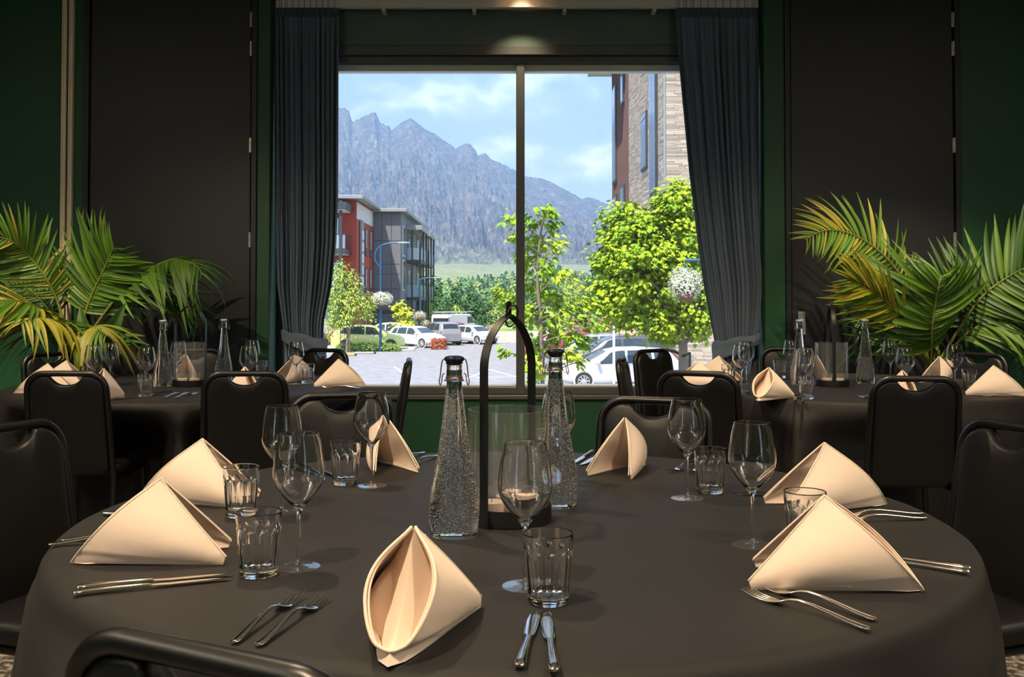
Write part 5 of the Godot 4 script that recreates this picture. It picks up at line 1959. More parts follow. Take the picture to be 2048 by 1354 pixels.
func street_lamp(label: String, at: Vector3, h: float, mat: Material, arm: float, loop: float) -> Node3D:
	var t := thing("street_lamp", label, "street lamp", at, 0.0, "blue curved street lamps")
	var m := MB.new()
	m.tube(PackedVector3Array([Vector3(0, 0, 0), Vector3(0, h * 0.38, 0), Vector3(0, h * 0.39, 0)]), 0.085, 12)
	part("sleeve", m, mat, t)
	m = MB.new()
	m.tube(PackedVector3Array([Vector3(0, h * 0.38, 0), Vector3(0, h * 0.97, 0)]), 0.055, 12)
	part("pole", m, mat, t)
	m = MB.new()
	m.tube(smooth_path([Vector3(0, h * 0.78, 0.0), Vector3(-loop * 0.8, h * 0.83, 0), Vector3(-loop, h * 0.89, 0), Vector3(-loop * 0.6, h * 0.95, 0), Vector3(arm * 0.12, h * 0.99, 0), Vector3(arm * 0.5, h * 1.005, 0), Vector3(arm, h * 1.01, 0)], 6), 0.04, 9)
	part("arm", m, mat, t)
	m = MB.new()
	m.ball(Vector3(arm + 0.25, h * 1.01, 0), Vector3(0.42, 0.055, 0.13), 14, 8)
	part("lamp_head", m, mats.lamp_head, t)
	return t


func flower_basket(label: String, c: Vector3, r: Vector3, n: int) -> void:
	var t := thing("flower_basket", label, "flower basket", c, 0.0, "hanging baskets of white flowers")
	var b := MB.new()
	b.lathe(PackedVector2Array([Vector2(0, -r.y * 0.95), Vector2(r.x * 0.4, -r.y * 0.9), Vector2(r.x * 0.66, -r.y * 0.3), Vector2(r.x * 0.7, 0), Vector2(r.x * 0.6, 0), Vector2(0, -r.y * 0.1)]), 20, 0.6)
	part("bowl", b, mats.basket, t)
	var fl := []
	var fc := []
	var lf := []
	var lc := []
	for i in n:
		var d := Vector3(rng.randfn(), rng.randfn() + 0.35, rng.randfn()).normalized()
		var p := d * r * rng.randf_range(0.72, 1.04) * (1.0 + 0.38 * noise.get_noise_3dv(d * 1.6 + c))
		var up := (d + Vector3(0, 0.2, 0)).normalized()
		var s := r.x * 0.05 * rng.randf_range(0.7, 1.3)
		var xx := up.cross(Vector3(0.3, 0.2, 1)).normalized()
		var bs := Basis(xx, up, xx.cross(up)).scaled_local(Vector3(s, s, s))
		if rng.randf() < 0.6:
			fl.append(Transform3D(bs, p))
			fc.append(lin(236, 234, 222).lerp(lin(214, 216, 196), rng.randf()))
		else:
			lf.append(Transform3D(bs.scaled_local(Vector3.ONE * 1.5), p * 0.93))
			lc.append(lin(96, 124, 58).lerp(lin(150, 168, 88), rng.randf()))
	var fm := MB.new()
	var rowa := PackedVector3Array()
	var rowb := PackedVector3Array()
	for k in 10:
		var a := TAU * k / 10.0
		rowa.append(Vector3(0, 0, 0))
		var q := 1.0 if k % 2 == 0 else 0.55
		rowb.append(Vector3(cos(a) * q, 0.25, sin(a) * q))
	fm.grid([rowa, rowb], true)
	scatter("blossoms", fm.mesh(), mats.leaf_far, t, fl, fc)
	scatter("leaves", leaf_mesh(false), mats.leaf_green, t, lf, lc)


func bush(label: String, c: Vector3, r: Vector3, n: int, ca: Color, cb: Color, called := "bush", group := "", foot := 9.0) -> void:
	var t := thing(called, label, "hedge" if called == "hedge" else "bush", Vector3.ZERO, 0.0, group)
	var xfs := []
	var cols := []
	for i in n:
		var d := Vector3(rng.randf_range(-1, 1), rng.randf_range(-1, 1), rng.randf_range(-1, 1))
		if called == "hedge":
			var ax := rng.randi() % 3
			d[ax] = 1.0 if d[ax] > 0 else -1.0
		else:
			d = d.normalized() * rng.randf_range(0.6, 1.0)
		leaf_cloud(xfs, cols, c + d * r, 0.12, 3, 0.13, d, ca, cb)
	scatter("foliage", leaf_mesh(false), mats.leaf_green, t, xfs, cols)
	trunk(t, [Vector3(c.x, minf(c.y - r.y, foot), c.z), c], 0.03, 0.01, "stem")


func build_street() -> void:
	block("road", Vector3(-60, GY - 0.3, -75.0), Vector3(60, GY, -7.6), mats.asphalt)
	block("street_bank", Vector3(-4.6, GY - 0.1, -98.0), Vector3(9.0, GY + 0.03, -73.0), mats.dirt)
	block("kerb", Vector3(-14.0, GY, -61.9), Vector3(-6.0, GY + 0.12, -61.6), mats.kerb, 0.02)
	block("planting_strip", Vector3(-14.0, GY, -66.0), Vector3(-6.2, GY + 0.08, -61.9), mats.meadow, 0.0)
	for q in [[-5.6, -47.6, -4.3, -41.6], [-1.85, -40.2, -1.05, -45.8], [-1.05, -45.8, 0.35, -40.6], [-1.5, -41.0, 0.1, -41.4]]:
		var a := Vector3(q[0], GY + 0.003, q[1])
		var b := Vector3(q[2], GY + 0.003, q[3])
		var m := MB.new()
		m.box(Vector3(0.11, 0.006, a.distance_to(b)), (a + b) / 2.0, 0.0, Basis(Vector3.UP, atan2(b.x - a.x, b.z - a.z)))
		setting("road_line", m, mats.line_paint)
	var i := 0
	for q in [[-9.4, -56.5, 0.3], [-8.6, -58.6, 0.1]]:
		var m := MB.new()
		m.box(Vector3(1.2, 0.12, 0.16), Vector3.ZERO, 0.03)
		var t := thing("wheel_stop", ["yellow parking stop bar on the asphalt, nearer one", "pale parking stop bar on the asphalt before the kerb"][i], "parking stop", Vector3(q[0], GY + 0.06, q[1]), q[2])
		part("bar", m, mats.stop_yellow if i == 0 else mats.kerb, t)
		m = MB.new()
		m.box(Vector3(0.16, 0.125, 0.165), Vector3(0.56, 0, 0), 0.03)
		part("end_cap", m, mats.tyre, t)
		i += 1
	street_buildings()
	# parked cars
	hatch("lime yellow parked car behind the slender tree and blue lamp post", Vector3(-9.05, GY, -63.3), 0.06, mats.paint_lime, 4.6, 1.6, 1.8, 5)
	hatch("white parked hatchback with its tail light towards us, behind the lime car", Vector3(-8.85, GY, -70.3), 3.0, mats.paint_white, 4.3, 1.58)
	hatch("small white car nosed out beside the red hedge", Vector3(-6.4, GY, -67.0), -0.62, mats.paint_white, 4.0, 1.42)
	suv("silver parked wagon seen from behind, beyond the red hedge", Vector3(-5.1, GY, -71.0), 2.0, mats.paint_silver, 4.5, 1.62)
	hatch("dark red parked car squeezed between the silver wagon and the van", Vector3(-4.75, GY, -77.0), 1.95, mats.paint_red, 4.2, 1.5)
	hatch("tiny white car at the far end of the parked row, past the van", Vector3(-2.75, GY, -72.0), -0.7, mats.paint_white, 3.6, 1.35)
	van()
	hatch("white parked car nearest the window, its alloy wheel above the sill", Vector3(3.85, GY, -36.2), PI + 0.04, mats.paint_white, 4.4, 1.5, 1.75, 9)
	suv("dark grey parked people carrier behind the white car", Vector3(4.1, GY, -39.6), PI + 0.05, mats.paint_charcoal, 4.7, 1.78)
	hatch("silver parked car behind the grey people carrier", Vector3(3.5, GY, -43.0), PI, mats.paint_silver, 4.5, 1.74)
	hatch("red parked car glimpsed through the sapling's leaves", Vector3(2.3, GY, -50.0), PI, mats.paint_red, 4.1, 1.62)
	# lamps and baskets
	street_lamp("tall blue street lamp with a curved arm before the grey building", Vector3(-8.05, GY, -61.3), 6.6, mats.lamp_blue, 1.15, 0.36)
	flower_basket("round basket of white flowers on the tall blue lamp post", Vector3(-7.95, GY + 3.2, -61.1), Vector3(0.7, 0.42, 0.6), 3000)
	street_lamp("blue street lamp farther off, beside the balconies", Vector3(-7.27, GY, -79.3), 4.85, mats.lamp_blue, 1.1, 0.36)
	flower_basket("white flower basket on the farther blue lamp, upper one", Vector3(-7.27, -0.14, -79.0), Vector3(0.55, 0.42, 0.55), 1100)
	flower_basket("white flower basket low on the farther lamp, towards the yellow tree", Vector3(-8.0, -0.75, -79.0), Vector3(0.46, 0.36, 0.46), 900)
	flower_basket("white flower basket low on the farther lamp, towards the light green tree", Vector3(-6.85, -0.75, -79.0), Vector3(0.42, 0.34, 0.4), 900)
	street_lamp("small blue street lamp beyond the balconies, the farthest one", Vector3(-10.2, GY, -100.0), 6.0, mats.lamp_blue, 1.1, 0.4)
	street_lamp("dark teal lamp post between the sapling and the full tree", Vector3(4.5, GY, -53.2), 5.4, mats.lamp_teal, 0.6, 0.1)
	flower_basket("large basket of white flowers in front of the full green tree by the curtain", Vector3(3.62, 1.5, -20.9), Vector3(0.36, 0.36, 0.33), 3800)
	var bl := thing("lamp_bracket", "blue bracket holding the white flower basket beside the curtain", "bracket")
	var m2 := MB.new()
	m2.tube(PackedVector3Array([Vector3(3.62, 1.85, -20.9), Vector3(3.62, 2.02, -20.9), Vector3(4.5, 2.02, -20.9)]), 0.03, 8)
	part("arm", m2, mats.lamp_blue, bl)
	m2 = MB.new()
	m2.tube(PackedVector3Array([Vector3(4.5, GY, -20.9), Vector3(4.5, 3.2, -20.9)]), 0.06, 10)
	part("pole", m2, mats.lamp_blue, bl)
	var sp := thing("sign_post", "slim white post in front of the parked white car", "post")
	m2 = MB.new()
	m2.tube(PackedVector3Array([Vector3(3.46, GY, -34.0), Vector3(3.46, 1.6, -34.0)]), 0.045, 12)
	part("pole", m2, mats.post_white, sp)
	m2 = MB.new()
	m2.box(Vector3(0.75, 0.5, 0.03), Vector3(3.5, 1.65, -34.06), 0.01)
	part("sign_plate", m2, mats.sign_grey, sp)
	stone_wall("low stone wall with a cap in front of the white car", Vector3(3.65, GY, -34.9), 1.6, 0.38, 0.35)
	stone_wall("tall dark stone retaining wall behind the parked cars", Vector3(3.05, GY, -56.0), 2.6, 2.2, 0.5)
	block("far_wall", Vector3(5.6, GY, -55.0), Vector3(7.2, 0.15, -54.4), mats.sandy_wall, 0.02)
	street_trees()


func stone_wall(label: String, at: Vector3, wid: float, h: float, dep: float) -> void:
	var t := thing("stone_wall", label, "stone wall", at)
	var m := MB.new()
	m.box(Vector3(wid, h - 0.06, dep - 0.06), Vector3(wid / 2, (h - 0.06) / 2, -dep / 2))
	part("core", m, mats.mortar, t)
	m = MB.new()
	m.box(Vector3(wid + 0.1, 0.07, dep + 0.1), Vector3(wid / 2, h - 0.03, -dep / 2), 0.015)
	part("cap", m, mats.kerb, t)
	var shades := [Color8(140, 112, 92), Color8(112, 100, 92), Color8(164, 120, 84), Color8(96, 86, 82), Color8(150, 136, 120)]
	var sm := []
	for k in 5:
		sm.append(mt("stone_%d" % k, shades[k], 0.9))
	var y := 0.0
	var ch := 0.12 if h < 1.0 else 0.2
	while y < h - 0.1:
		var xx := 0.0
		while xx < wid - 0.05:
			var w := minf(rng.randf_range(0.2, 0.5) * (1.0 if h < 1.0 else 1.6), wid - xx)
			m = MB.new()
			m.box(Vector3(w - 0.015, ch - 0.012, 0.1), Vector3(xx + w / 2, y + ch / 2, rng.randf_range(-0.03, 0.01)), 0.012)
			part("stone", m, sm[rng.randi() % 5], t)
			xx += w
		y += ch


func van() -> void:
	var t := thing("van", "white van with a green side stripe and a rack on its roof", "van", Vector3(-4.75, GY, -83.5), 1.1, "parked cars outside the window")
	var m := MB.new()
	m.prism(PackedVector2Array([Vector2(-2.3, 0.3), Vector2(2.3, 0.3), Vector2(2.35, 0.9), Vector2(1.75, 1.15), Vector2(1.2, 1.85), Vector2(0.9, 1.95), Vector2(-2.2, 1.95), Vector2(-2.35, 1.7)]), -0.9, 0.9, 0.05)
	part("body", m, mats.paint_white, t)
	for s in [-1.0, 1.0]:
		m = MB.new()
		m.box(Vector3(3.6, 0.28, 0.02), Vector3(-0.5, 0.85, s * 0.905), 0.005)
		part("side_stripe", m, mats.stripe_green, t)
		m = MB.new()
		m.x = Transform3D(Basis(), Vector3(0, 0, s * 0.905))
		m.prism(PackedVector2Array([Vector2(0.5, 1.2), Vector2(1.6, 1.2), Vector2(1.15, 1.75), Vector2(0.5, 1.75)]), -0.01, 0.01)
		part("side_window", m, mats.car_window, t)
		for ax in [1.45, -1.4]:
			var wm := wheel(0.34, 0.22, 6)
			var o := part("wheel", wm[0], mats.tyre, t, "", Transform3D(Basis(Vector3.UP, 0.0 if s > 0 else PI), Vector3(ax, 0.34, s * 0.84)))
			part("alloy_rim", wm[1], mats.alloy, o)
		m = MB.new()
		m.box(Vector3(0.06, 0.3, 0.12), Vector3(-2.33, 1.1, s * 0.8), 0.02)
		part("tail_light", m, mats.tail_lamp, t)
	m = MB.new()
	m.box(Vector3(0.04, 0.5, 1.4), Vector3(-2.34, 1.4, 0), 0.01)
	part("rear_window", m, mats.car_window, t)
	m = MB.new()
	for s in [-0.7, 0.7]:
		m.box(Vector3(4.4, 0.06, 0.06), Vector3(-0.3, 2.15, s), 0.01)
	for xq in [-2.2, -0.8, 0.6]:
		m.box(Vector3(0.05, 0.05, 1.5), Vector3(xq, 2.11, 0), 0.01)
		for s in [-0.7, 0.7]:
			m.box(Vector3(0.05, 0.2, 0.05), Vector3(xq, 2.03, s), 0.005)
	part("roof_rack", m, mats.alloy, t)


func street_buildings() -> void:
	# red and grey apartment block on the far side of the car park
	var t := thing("apartment_building", "red and grey apartment block with balconies in front of the mountain", "building")
	var b := func(n: String, lo: Vector3, hi: Vector3, mat: Material, bev := 0.0, par: Node = null) -> MeshInstance3D:
		return block(n, lo, hi, mat, bev, par if par else t)
	b.call("red_wing", Vector3(-24, GY, -80.4), Vector3(-11.25, 8.35, -72.0), mats.red_cladding)
	b.call("side_panel", Vector3(-11.25, GY, -80.4), Vector3(-11.2, 8.2, -72.0), mats.red_cladding)
	b.call("top_band", Vector3(-11.2, 7.0, -80.3), Vector3(-11.17, 8.2, -72.0), mats.pale_trim)
	b.call("roof_slab", Vector3(-24, 8.35, -81.2), Vector3(-10.6, 8.62, -71.0), mats.roof_metal, 0.03)
	b.call("grey_block", Vector3(-22, GY, -98.0), Vector3(-8.95, 8.2, -80.55), mats.grey_cladding)
	b.call("roof_slab", Vector3(-22, 8.2, -98.6), Vector3(-8.45, 8.48, -79.9), mats.roof_metal, 0.03)
	b.call("base_band", Vector3(-11.2, 0.1, -80.62), Vector3(-8.9, 0.28, -80.3), mats.dark_steel)
	# cladding panels on the grey end wall
	var xs := [-11.2, -10.5, -9.72, -8.95]
	var ys := [-1.6, 0.3, 2.0, 3.2, 4.0, 5.9, 8.2]
	for i in 3:
		for j in 6:
			b.call("panel", Vector3(xs[i] + 0.02, ys[j] + 0.02, -80.56), Vector3(xs[i + 1] - 0.02, ys[j + 1] - 0.02, -80.48), mats.grey_cladding, 0.01)
	# tall slots of glass on the red side wall
	for z in [-76.4, -78.9]:
		for y in [6.6, 3.6, 0.6]:
			var f: MeshInstance3D = b.call("window", Vector3(-11.2, y - 2.1, z - 0.42), Vector3(-11.14, y, z + 0.42), mats.dark_steel, 0.01)
			b.call("pane", Vector3(-11.15, y - 1.5, z - 0.32), Vector3(-11.12, y - 0.1, z + 0.32), mats.pane_curtain, 0.0, f)
			b.call("pane", Vector3(-11.15, y - 2.0, z - 0.32), Vector3(-11.12, y - 1.58, z + 0.32), mats.pane_blue, 0.0, f)
	var sg: MeshInstance3D = b.call("sign_board", Vector3(-11.16, 1.5, -74.4), Vector3(-11.02, 7.0, -73.2), mats.sign_grey, 0.02)
	for k in 5:
		b.call("sign_mark", Vector3(-11.02, 5.6 - k * 0.86, -74.2), Vector3(-10.99, 6.25 - k * 0.86, -73.45), mats.post_white, 0.01, sg)
	# balconies of the red wing
	for y in [4.7, 1.5, -1.2]:
		b.call("balcony_slab", Vector3(-16.5, y - 0.32, -72.0), Vector3(-11.6, y, -69.6), mats.dark_steel, 0.02)
		b.call("balcony_soffit", Vector3(-16.4, y - 0.36, -71.9), Vector3(-11.7, y - 0.325, -69.7), mats.pale_trim)
		b.call("balcony_glass", Vector3(-16.5, y + 0.05, -69.68), Vector3(-11.65, y + 1.0, -69.65), mats.balcony_glass)
		b.call("handrail", Vector3(-16.5, y + 1.0, -69.7), Vector3(-11.6, y + 1.05, -69.63), mats.dark_steel)
		b.call("side_rail", Vector3(-11.66, y + 1.0, -72.0), Vector3(-11.6, y + 1.05, -69.63), mats.dark_steel)
		for k in 4:
			b.call("baluster", Vector3(-11.65, y, -71.8 + k * 0.7), Vector3(-11.61, y + 1.0, -71.76 + k * 0.7), mats.dark_steel)
		var d: MeshInstance3D = b.call("balcony_door", Vector3(-15.9, y, -72.02), Vector3(-12.4, y + 2.45, -71.94), mats.dark_steel, 0.01)
		for k in 2:
			b.call("pane", Vector3(-15.8 + k * 1.7, y + 0.1, -71.95), Vector3(-14.2 + k * 1.7, y + 2.35, -71.92), mats.pane_curtain, 0.0, d)
	b.call("post", Vector3(-12.05, GY, -69.75), Vector3(-11.85, 8.1, -69.55), mats.dark_steel)
	b.call("canopy", Vector3(-16.5, 7.45, -72.0), Vector3(-11.5, 7.95, -69.3), mats.dark_steel, 0.02)
	b.call("canopy_soffit", Vector3(-16.4, 7.4, -71.9), Vector3(-11.6, 7.45, -69.4), mats.pale_trim)
	var ch: MeshInstance3D = b.call("balcony_chair", Vector3(-12.9, 5.1, -70.7), Vector3(-12.4, 5.18, -70.2), mats.dark_steel, 0.01)
	b.call("chair_back", Vector3(-12.45, 5.18, -70.7), Vector3(-12.38, 5.65, -70.2), mats.dark_steel, 0.01, ch)
	b.call("chair_leg", Vector3(-12.9, 4.7, -70.68), Vector3(-12.84, 5.12, -70.62), mats.dark_steel, 0.0, ch)
	b.call("chair_leg", Vector3(-12.44, 4.7, -70.68), Vector3(-12.38, 5.12, -70.62), mats.dark_steel, 0.0, ch)
	# window column and balcony bays on the grey side wall
	for y in [7.2, 4.4, 1.2]:
		var f: MeshInstance3D = b.call("window", Vector3(-8.95, y - 2.5, -82.9), Vector3(-8.86, y, -81.4), mats.pale_trim, 0.01)
		b.call("pane", Vector3(-8.87, y - 2.4, -82.7), Vector3(-8.84, y - 0.1, -81.6), mats.car_window, 0.0, f)
	for z0 in [-84.6, -93.0]:
		for y in [4.5, 1.35, -1.3]:
			b.call("balcony_slab", Vector3(-8.95, y - 0.25, z0 - 6.2), Vector3(-7.75, y, z0), mats.dark_steel, 0.02)
			b.call("balcony_glass", Vector3(-7.8, y + 0.05, z0 - 6.2), Vector3(-7.77, y + 1.05, z0), mats.balcony_glass)
			b.call("balcony_glass", Vector3(-8.95, y + 0.05, z0 - 0.03), Vector3(-7.75, y + 1.05, z0), mats.balcony_glass)
			b.call("balcony_door", Vector3(-8.97, y, z0 - 5.4), Vector3(-8.9, y + 2.3, z0 - 0.8), mats.pane_blue)
		b.call("bay_roof", Vector3(-8.95, 7.05, z0 - 6.4), Vector3(-7.6, 7.45, z0 + 0.2), mats.roof_metal, 0.02)
		for k in 3:
			b.call("post", Vector3(-7.86, GY, z0 - 3.05 * k - 0.08), Vector3(-7.7, 7.1, z0 - 3.05 * k + 0.08), mats.dark_steel)
		b.call("post", Vector3(-8.5, GY, z0 - 0.08), Vector3(-8.38, 7.1, z0 + 0.08), mats.dark_steel)
	# tall building by the curtain
	var c := thing("corner_building", "tall stone-clad building with a brown ribbed end beside the right curtain", "building")
	var e := func(n: String, lo: Vector3, hi: Vector3, mat: Material, bev := 0.0, par: Node = null) -> MeshInstance3D:
		return block(n, lo, hi, mat, bev, par if par else c)
	e.call("stone_core", Vector3(6.78, GY, -57.5), Vector3(22.0, 17.0, -44.06), mats.mortar)
	e.call("brown_wing", Vector3(6.74, GY, -67.0), Vector3(22.0, 16.5, -57.5), mats.brown_cladding)
	e.call("eave", Vector3(5.2, 16.5, -68.5), Vector3(22.0, 16.75, -57.55), mats.roof_metal, 0.03)
	e.call("corner_strip", Vector3(6.70, GY, -44.10), Vector3(6.80, 17.0, -44.0), mats.roof_metal, 0.02)
	var ribs := MB.new()
	for k in 32:
		ribs.box(Vector3(0.06, 18.4, 0.05), Vector3(6.72, 7.2, -57.7 - k * 0.29), 0.01)
	part("cladding_ribs", ribs, mats.brown_cladding, c).set_meta("kind", "stuff")
	var strip := MB.new()
	strip.box(Vector3(1, 1, 1), Vector3.ZERO, 0.06)
	var xfs := []
	var cols := []
	var tones := [lin(168, 157, 142), lin(154, 144, 131), lin(182, 171, 154), lin(146, 137, 126), lin(162, 150, 134)]
	var y := GY + 0.05
	while y < 16.9:
		var zz := -57.4
		while zz < -44.2:
			var l := minf(rng.randf_range(0.45, 1.1), -44.08 - zz)
			xfs.append(Transform3D(Basis.from_scale(Vector3(0.08, 0.076, l - 0.01)), Vector3(6.76 + rng.randf_range(-0.008, 0.006), y, zz + l / 2)))
			cols.append(tones[rng.randi() % 5])
			zz += l
		var xx := 6.8
		while xx < 10.4:
			var l := rng.randf_range(0.35, 0.9)
			xfs.append(Transform3D(Basis.from_scale(Vector3(l - 0.01, 0.076, 0.08)), Vector3(xx + l / 2, y, -44.05 + rng.randf_range(-0.006, 0.008))))
			cols.append(tones[rng.randi() % 5])
			xx += l
		y += 0.08
	scatter("stone_strips", strip.mesh(), mats.stone_strip, c, xfs, cols)
	# windows on the long side
	for q in [[-50.3, 10.6, 2.0, 2.9], [-50.3, 5.0, 2.0, 2.6], [-50.0, 15.6, 2.6, 2.6]]:
		var f: MeshInstance3D = e.call("window", Vector3(6.62, q[1] - q[3], q[0] - q[2] / 2), Vector3(6.76, q[1], q[0] + q[2] / 2), mats.dark_steel, 0.02)
		e.call("pane", Vector3(6.6, q[1] - q[3] + 0.12, q[0] - q[2] / 2 + 0.12), Vector3(6.63, q[1] - 0.4, q[0] + q[2] / 2 - 0.12), mats.pane_blue, 0.0, f)
		e.call("pane", Vector3(6.6, q[1] - 0.34, q[0] - q[2] / 2 + 0.12), Vector3(6.63, q[1] - 0.1, q[0] + q[2] / 2 - 0.12), mats.pane_blue, 0.0, f)
	var tall: MeshInstance3D = e.call("window", Vector3(6.60, 2.0, -47.9), Vector3(6.76, 14.6, -45.9), mats.dark_steel, 0.02)
	for lev in [[14.5, 6.2], [6.0, 4.0], [3.85, 2.1]]:
		for s in [[-47.8, -46.95], [-46.83, -46.0]]:
			e.call("pane", Vector3(6.57, lev[1], s[0]), Vector3(6.61, lev[0], s[1]), mats.pane_blue, 0.0, tall)
	for q in [[-64.6, 15.0, 2.0, 6.3], [-59.8, 14.9, 1.3, 2.0], [-64.3, 7.9, 2.0, 7.0], [-59.9, 8.0, 1.9, 3.4]]:
		var f: MeshInstance3D = e.call("window", Vector3(6.60, q[1] - q[3], q[0] - q[2] / 2), Vector3(6.76, q[1], q[0] + q[2] / 2), mats.dark_steel, 0.02)
		e.call("pane", Vector3(6.57, q[1] - q[3] + 0.15, q[0] - q[2] / 2 + 0.15), Vector3(6.61, q[1] - 0.15, q[0] + q[2] / 2 - 0.15), mats.pane_blue, 0.0, f)


func street_trees() -> void:
	var lime := lin(104, 142, 30)
	var yel := lin(164, 182, 40)
	# full round tree by the curtain
	var t := thing("tree", "full bright green tree with a straight trunk beside the curtain", "tree")
	var z := 24.0
	trunk(t, [gp(1366, 870, z), gp(1366, 760, z), gp(1364, 660, z), gp(1352, 560, z), gp(1345, 470, z)], 0.15, 0.05)
	for q in [[1362, 650, 1290, 560, 0.7], [1360, 620, 1250, 500, -0.5], [1364, 660, 1410, 590, 0.4], [1352, 560, 1385, 440, -0.4], [1350, 520, 1300, 420, 0.3], [1366, 690, 1420, 655, 0.3]]:
		var a := gp(q[0], q[1], z)
		var b := gp(q[2], q[3], z) + Vector3(0, 0, q[4])
		trunk(t, [a, a.lerp(b, 0.5) + Vector3(0, 0.12, 0), b], 0.05, 0.015, "branch")
	var bl := []
	for q in [[1300, 525, 100, 105], [1372, 455, 75, 90], [1395, 590, 62, 85], [1258, 600, 58, 62], [1352, 408, 42, 50], [1252, 455, 52, 48], [1225, 520, 36, 60], [1330, 640, 60, 42], [1215, 575, 28, 60]]:
		bl.append([gp(q[0], q[1], z), Vector3(q[2], q[3], (q[2] + q[3]) * 0.45) / 2000.0 * z])
	crown(t, bl, 820, 19, 0.24, 0.125, lime, yel, mats.leaf_lime, true, 0.35)
	var stake := thing("tree_stake", "dark stake and strap tied to the full green tree", "stake")
	var m := MB.new()
	m.box(Vector3(0.06, 2.6, 0.05), gp(1379, 815, z) + Vector3(0, 0, 0), 0.01)
	part("post", m, mats.dark_steel, stake)
	m = MB.new()
	m.tube(PackedVector3Array([gp(1331, 699, z), gp(1352, 704, z + 0.2), gp(1366, 712, z - 0.15), gp(1380, 705, z)]), 0.03, 6, false, Vector2(0.35, 1.2))
	part("strap", m, mats.tyre, stake)
	# sapling by the mullion
	t = thing("sapling", "young tree with loose bright leaves just beyond the window mullion", "tree")
	z = 20.0
	trunk(t, [gp(1084, 920, z), gp(1085, 770, z), gp(1082, 660, z), gp(1075, 560, z), gp(1080, 480, z), gp(1092, 412, z)], 0.055, 0.012)
	var xfs := []
	var cols := []
	for q in [[1018, 440, 14, 14], [1028, 475, 14, 12], [1040, 510, 12, 8], [998, 582, 15, 20], [1022, 600, 20, 26], [1048, 622, 18, 18], [1058, 448, 20, 26], [1096, 420, 20, 34], [1106, 448, 16, 22], [1072, 480, 24, 36], [1112, 492, 20, 30], [1062, 520, 26, 38], [1096, 540, 24, 34], [1124, 548, 18, 24], [1068, 572, 26, 38], [1110, 592, 30, 44], [1062, 620, 30, 40], [1090, 650, 34, 52], [1132, 630, 28, 38], [1160, 612, 22, 26], [1186, 602, 16, 18], [1172, 640, 22, 28], [1130, 672, 30, 42], [1165, 680, 20, 26], [1085, 692, 28, 38], [1064, 722, 18, 22], [1140, 704, 22, 26], [1160, 722, 12, 10], [1072, 748, 12, 12], [1012, 702, 14, 14], [1040, 706, 10, 8], [1074, 776, 10, 10], [1192, 650, 12, 12]]:
		var c := gp(q[0], q[1], z) + Vector3(0, 0, rng.randf_range(-0.45, 0.45))
		leaf_cloud(xfs, cols, c, q[2] / 2000.0 * z * 1.05, int(q[3] * 1.6), 0.135, c - gp(1082, q[1], z), lin(100, 146, 38), yel)
		var root := gp(1082, q[1] + 35, z)
		trunk(t, [root, root.lerp(c, 0.6) + Vector3(0, 0.03, 0), c], 0.016, 0.005, "branch")
	scatter("foliage", leaf_mesh(true), mats.leaf_lime, t, xfs, cols)
	# slender tree by the lime car
	t = thing("tree", "slender feathery green tree beside the curtain, in front of the lime car", "tree")
	z = 60.6
	trunk(t, [gp(694, 705, z), gp(696, 650, z), gp(690, 590, z), gp(684, 530, z)], 0.09, 0.03)
	for q in [[696, 655, 720, 610], [694, 640, 668, 590], [692, 610, 706, 560], [696, 660, 735, 625]]:
		trunk(t, [gp(q[0], q[1], z), gp(q[2], q[3], z)], 0.04, 0.01, "branch")
	bl = []
	for q in [[690, 610, 34, 50], [715, 610, 34, 42], [684, 560, 18, 40], [668, 590, 22, 60], [735, 618, 18, 26], [705, 560, 14, 26], [672, 640, 20, 22]]:
		bl.append([gp(q[0], q[1], z), Vector3(q[2], q[3], q[2]) / 2000.0 * z])
	crown(t, bl, 430, 9, 0.24, 0.16, lin(126, 156, 62), lin(182, 196, 92), mats.leaf_green, false, 0.2)
	t = thing("tree_stake", "two thin stakes at the foot of the slender tree", "stake")
	for q in [681, 700]:
		m = MB.new()
		m.tube(PackedVector3Array([gp(q, 702, 60.3), gp(q, 650, 60.3)]), 0.03, 8)
		part("stake", m, mats.bark, t)
	t = thing("sapling", "small yellow-green sapling between the two blue lamps", "tree")
	z = 70.0
	trunk(t, [gp(803, 705, z), gp(804, 660, z), gp(803, 612, z)], 0.05, 0.02)
	bl = []
	for q in [[803, 630, 12, 24], [790, 655, 14, 10], [815, 650, 16, 12], [800, 660, 24, 12], [812, 625, 12, 8], [788, 614, 7, 4], [802, 612, 6, 9], [822, 663, 10, 7]]:
		bl.append([gp(q[0], q[1], z), Vector3(q[2], q[3], q[2]) / 2000.0 * z])
	crown(t, bl, 150, 10, 0.24, 0.22, lin(170, 186, 56), lin(212, 214, 76), mats.leaf_green, true, 0.3)
	# garden trees behind the car park
	for q in [
		["light green broad tree behind the farther blue lamp", 95.0, 848, 706, [[846, 640, 26, 42], [834, 610, 14, 22], [860, 655, 22, 30], [838, 672, 26, 22]], lin(124, 150, 58), lin(168, 184, 80), 0.5],
		["bushy yellow-green tree above the silver wagon", 100.0, 898, 700, [[898, 655, 24, 30], [905, 632, 15, 18], [886, 664, 20, 24], [915, 662, 16, 22]], lin(140, 160, 58), lin(188, 198, 84), 0.5],
		["small pale green tree at the edge of the gravel", 150.0, 980, 680, [[985, 640, 20, 26], [1004, 632, 18, 26], [1018, 640, 14, 24]], lin(112, 140, 74), lin(160, 178, 104), 0.7]]:
		t = thing("garden_tree", q[0], "tree", Vector3.ZERO, 0.0, "leafy trees behind the parked cars")
		z = q[1]
		trunk(t, [gp(q[2], q[3], z), gp(q[2] + 1, q[3] - 40, z)], 0.14, 0.06)
		bl = []
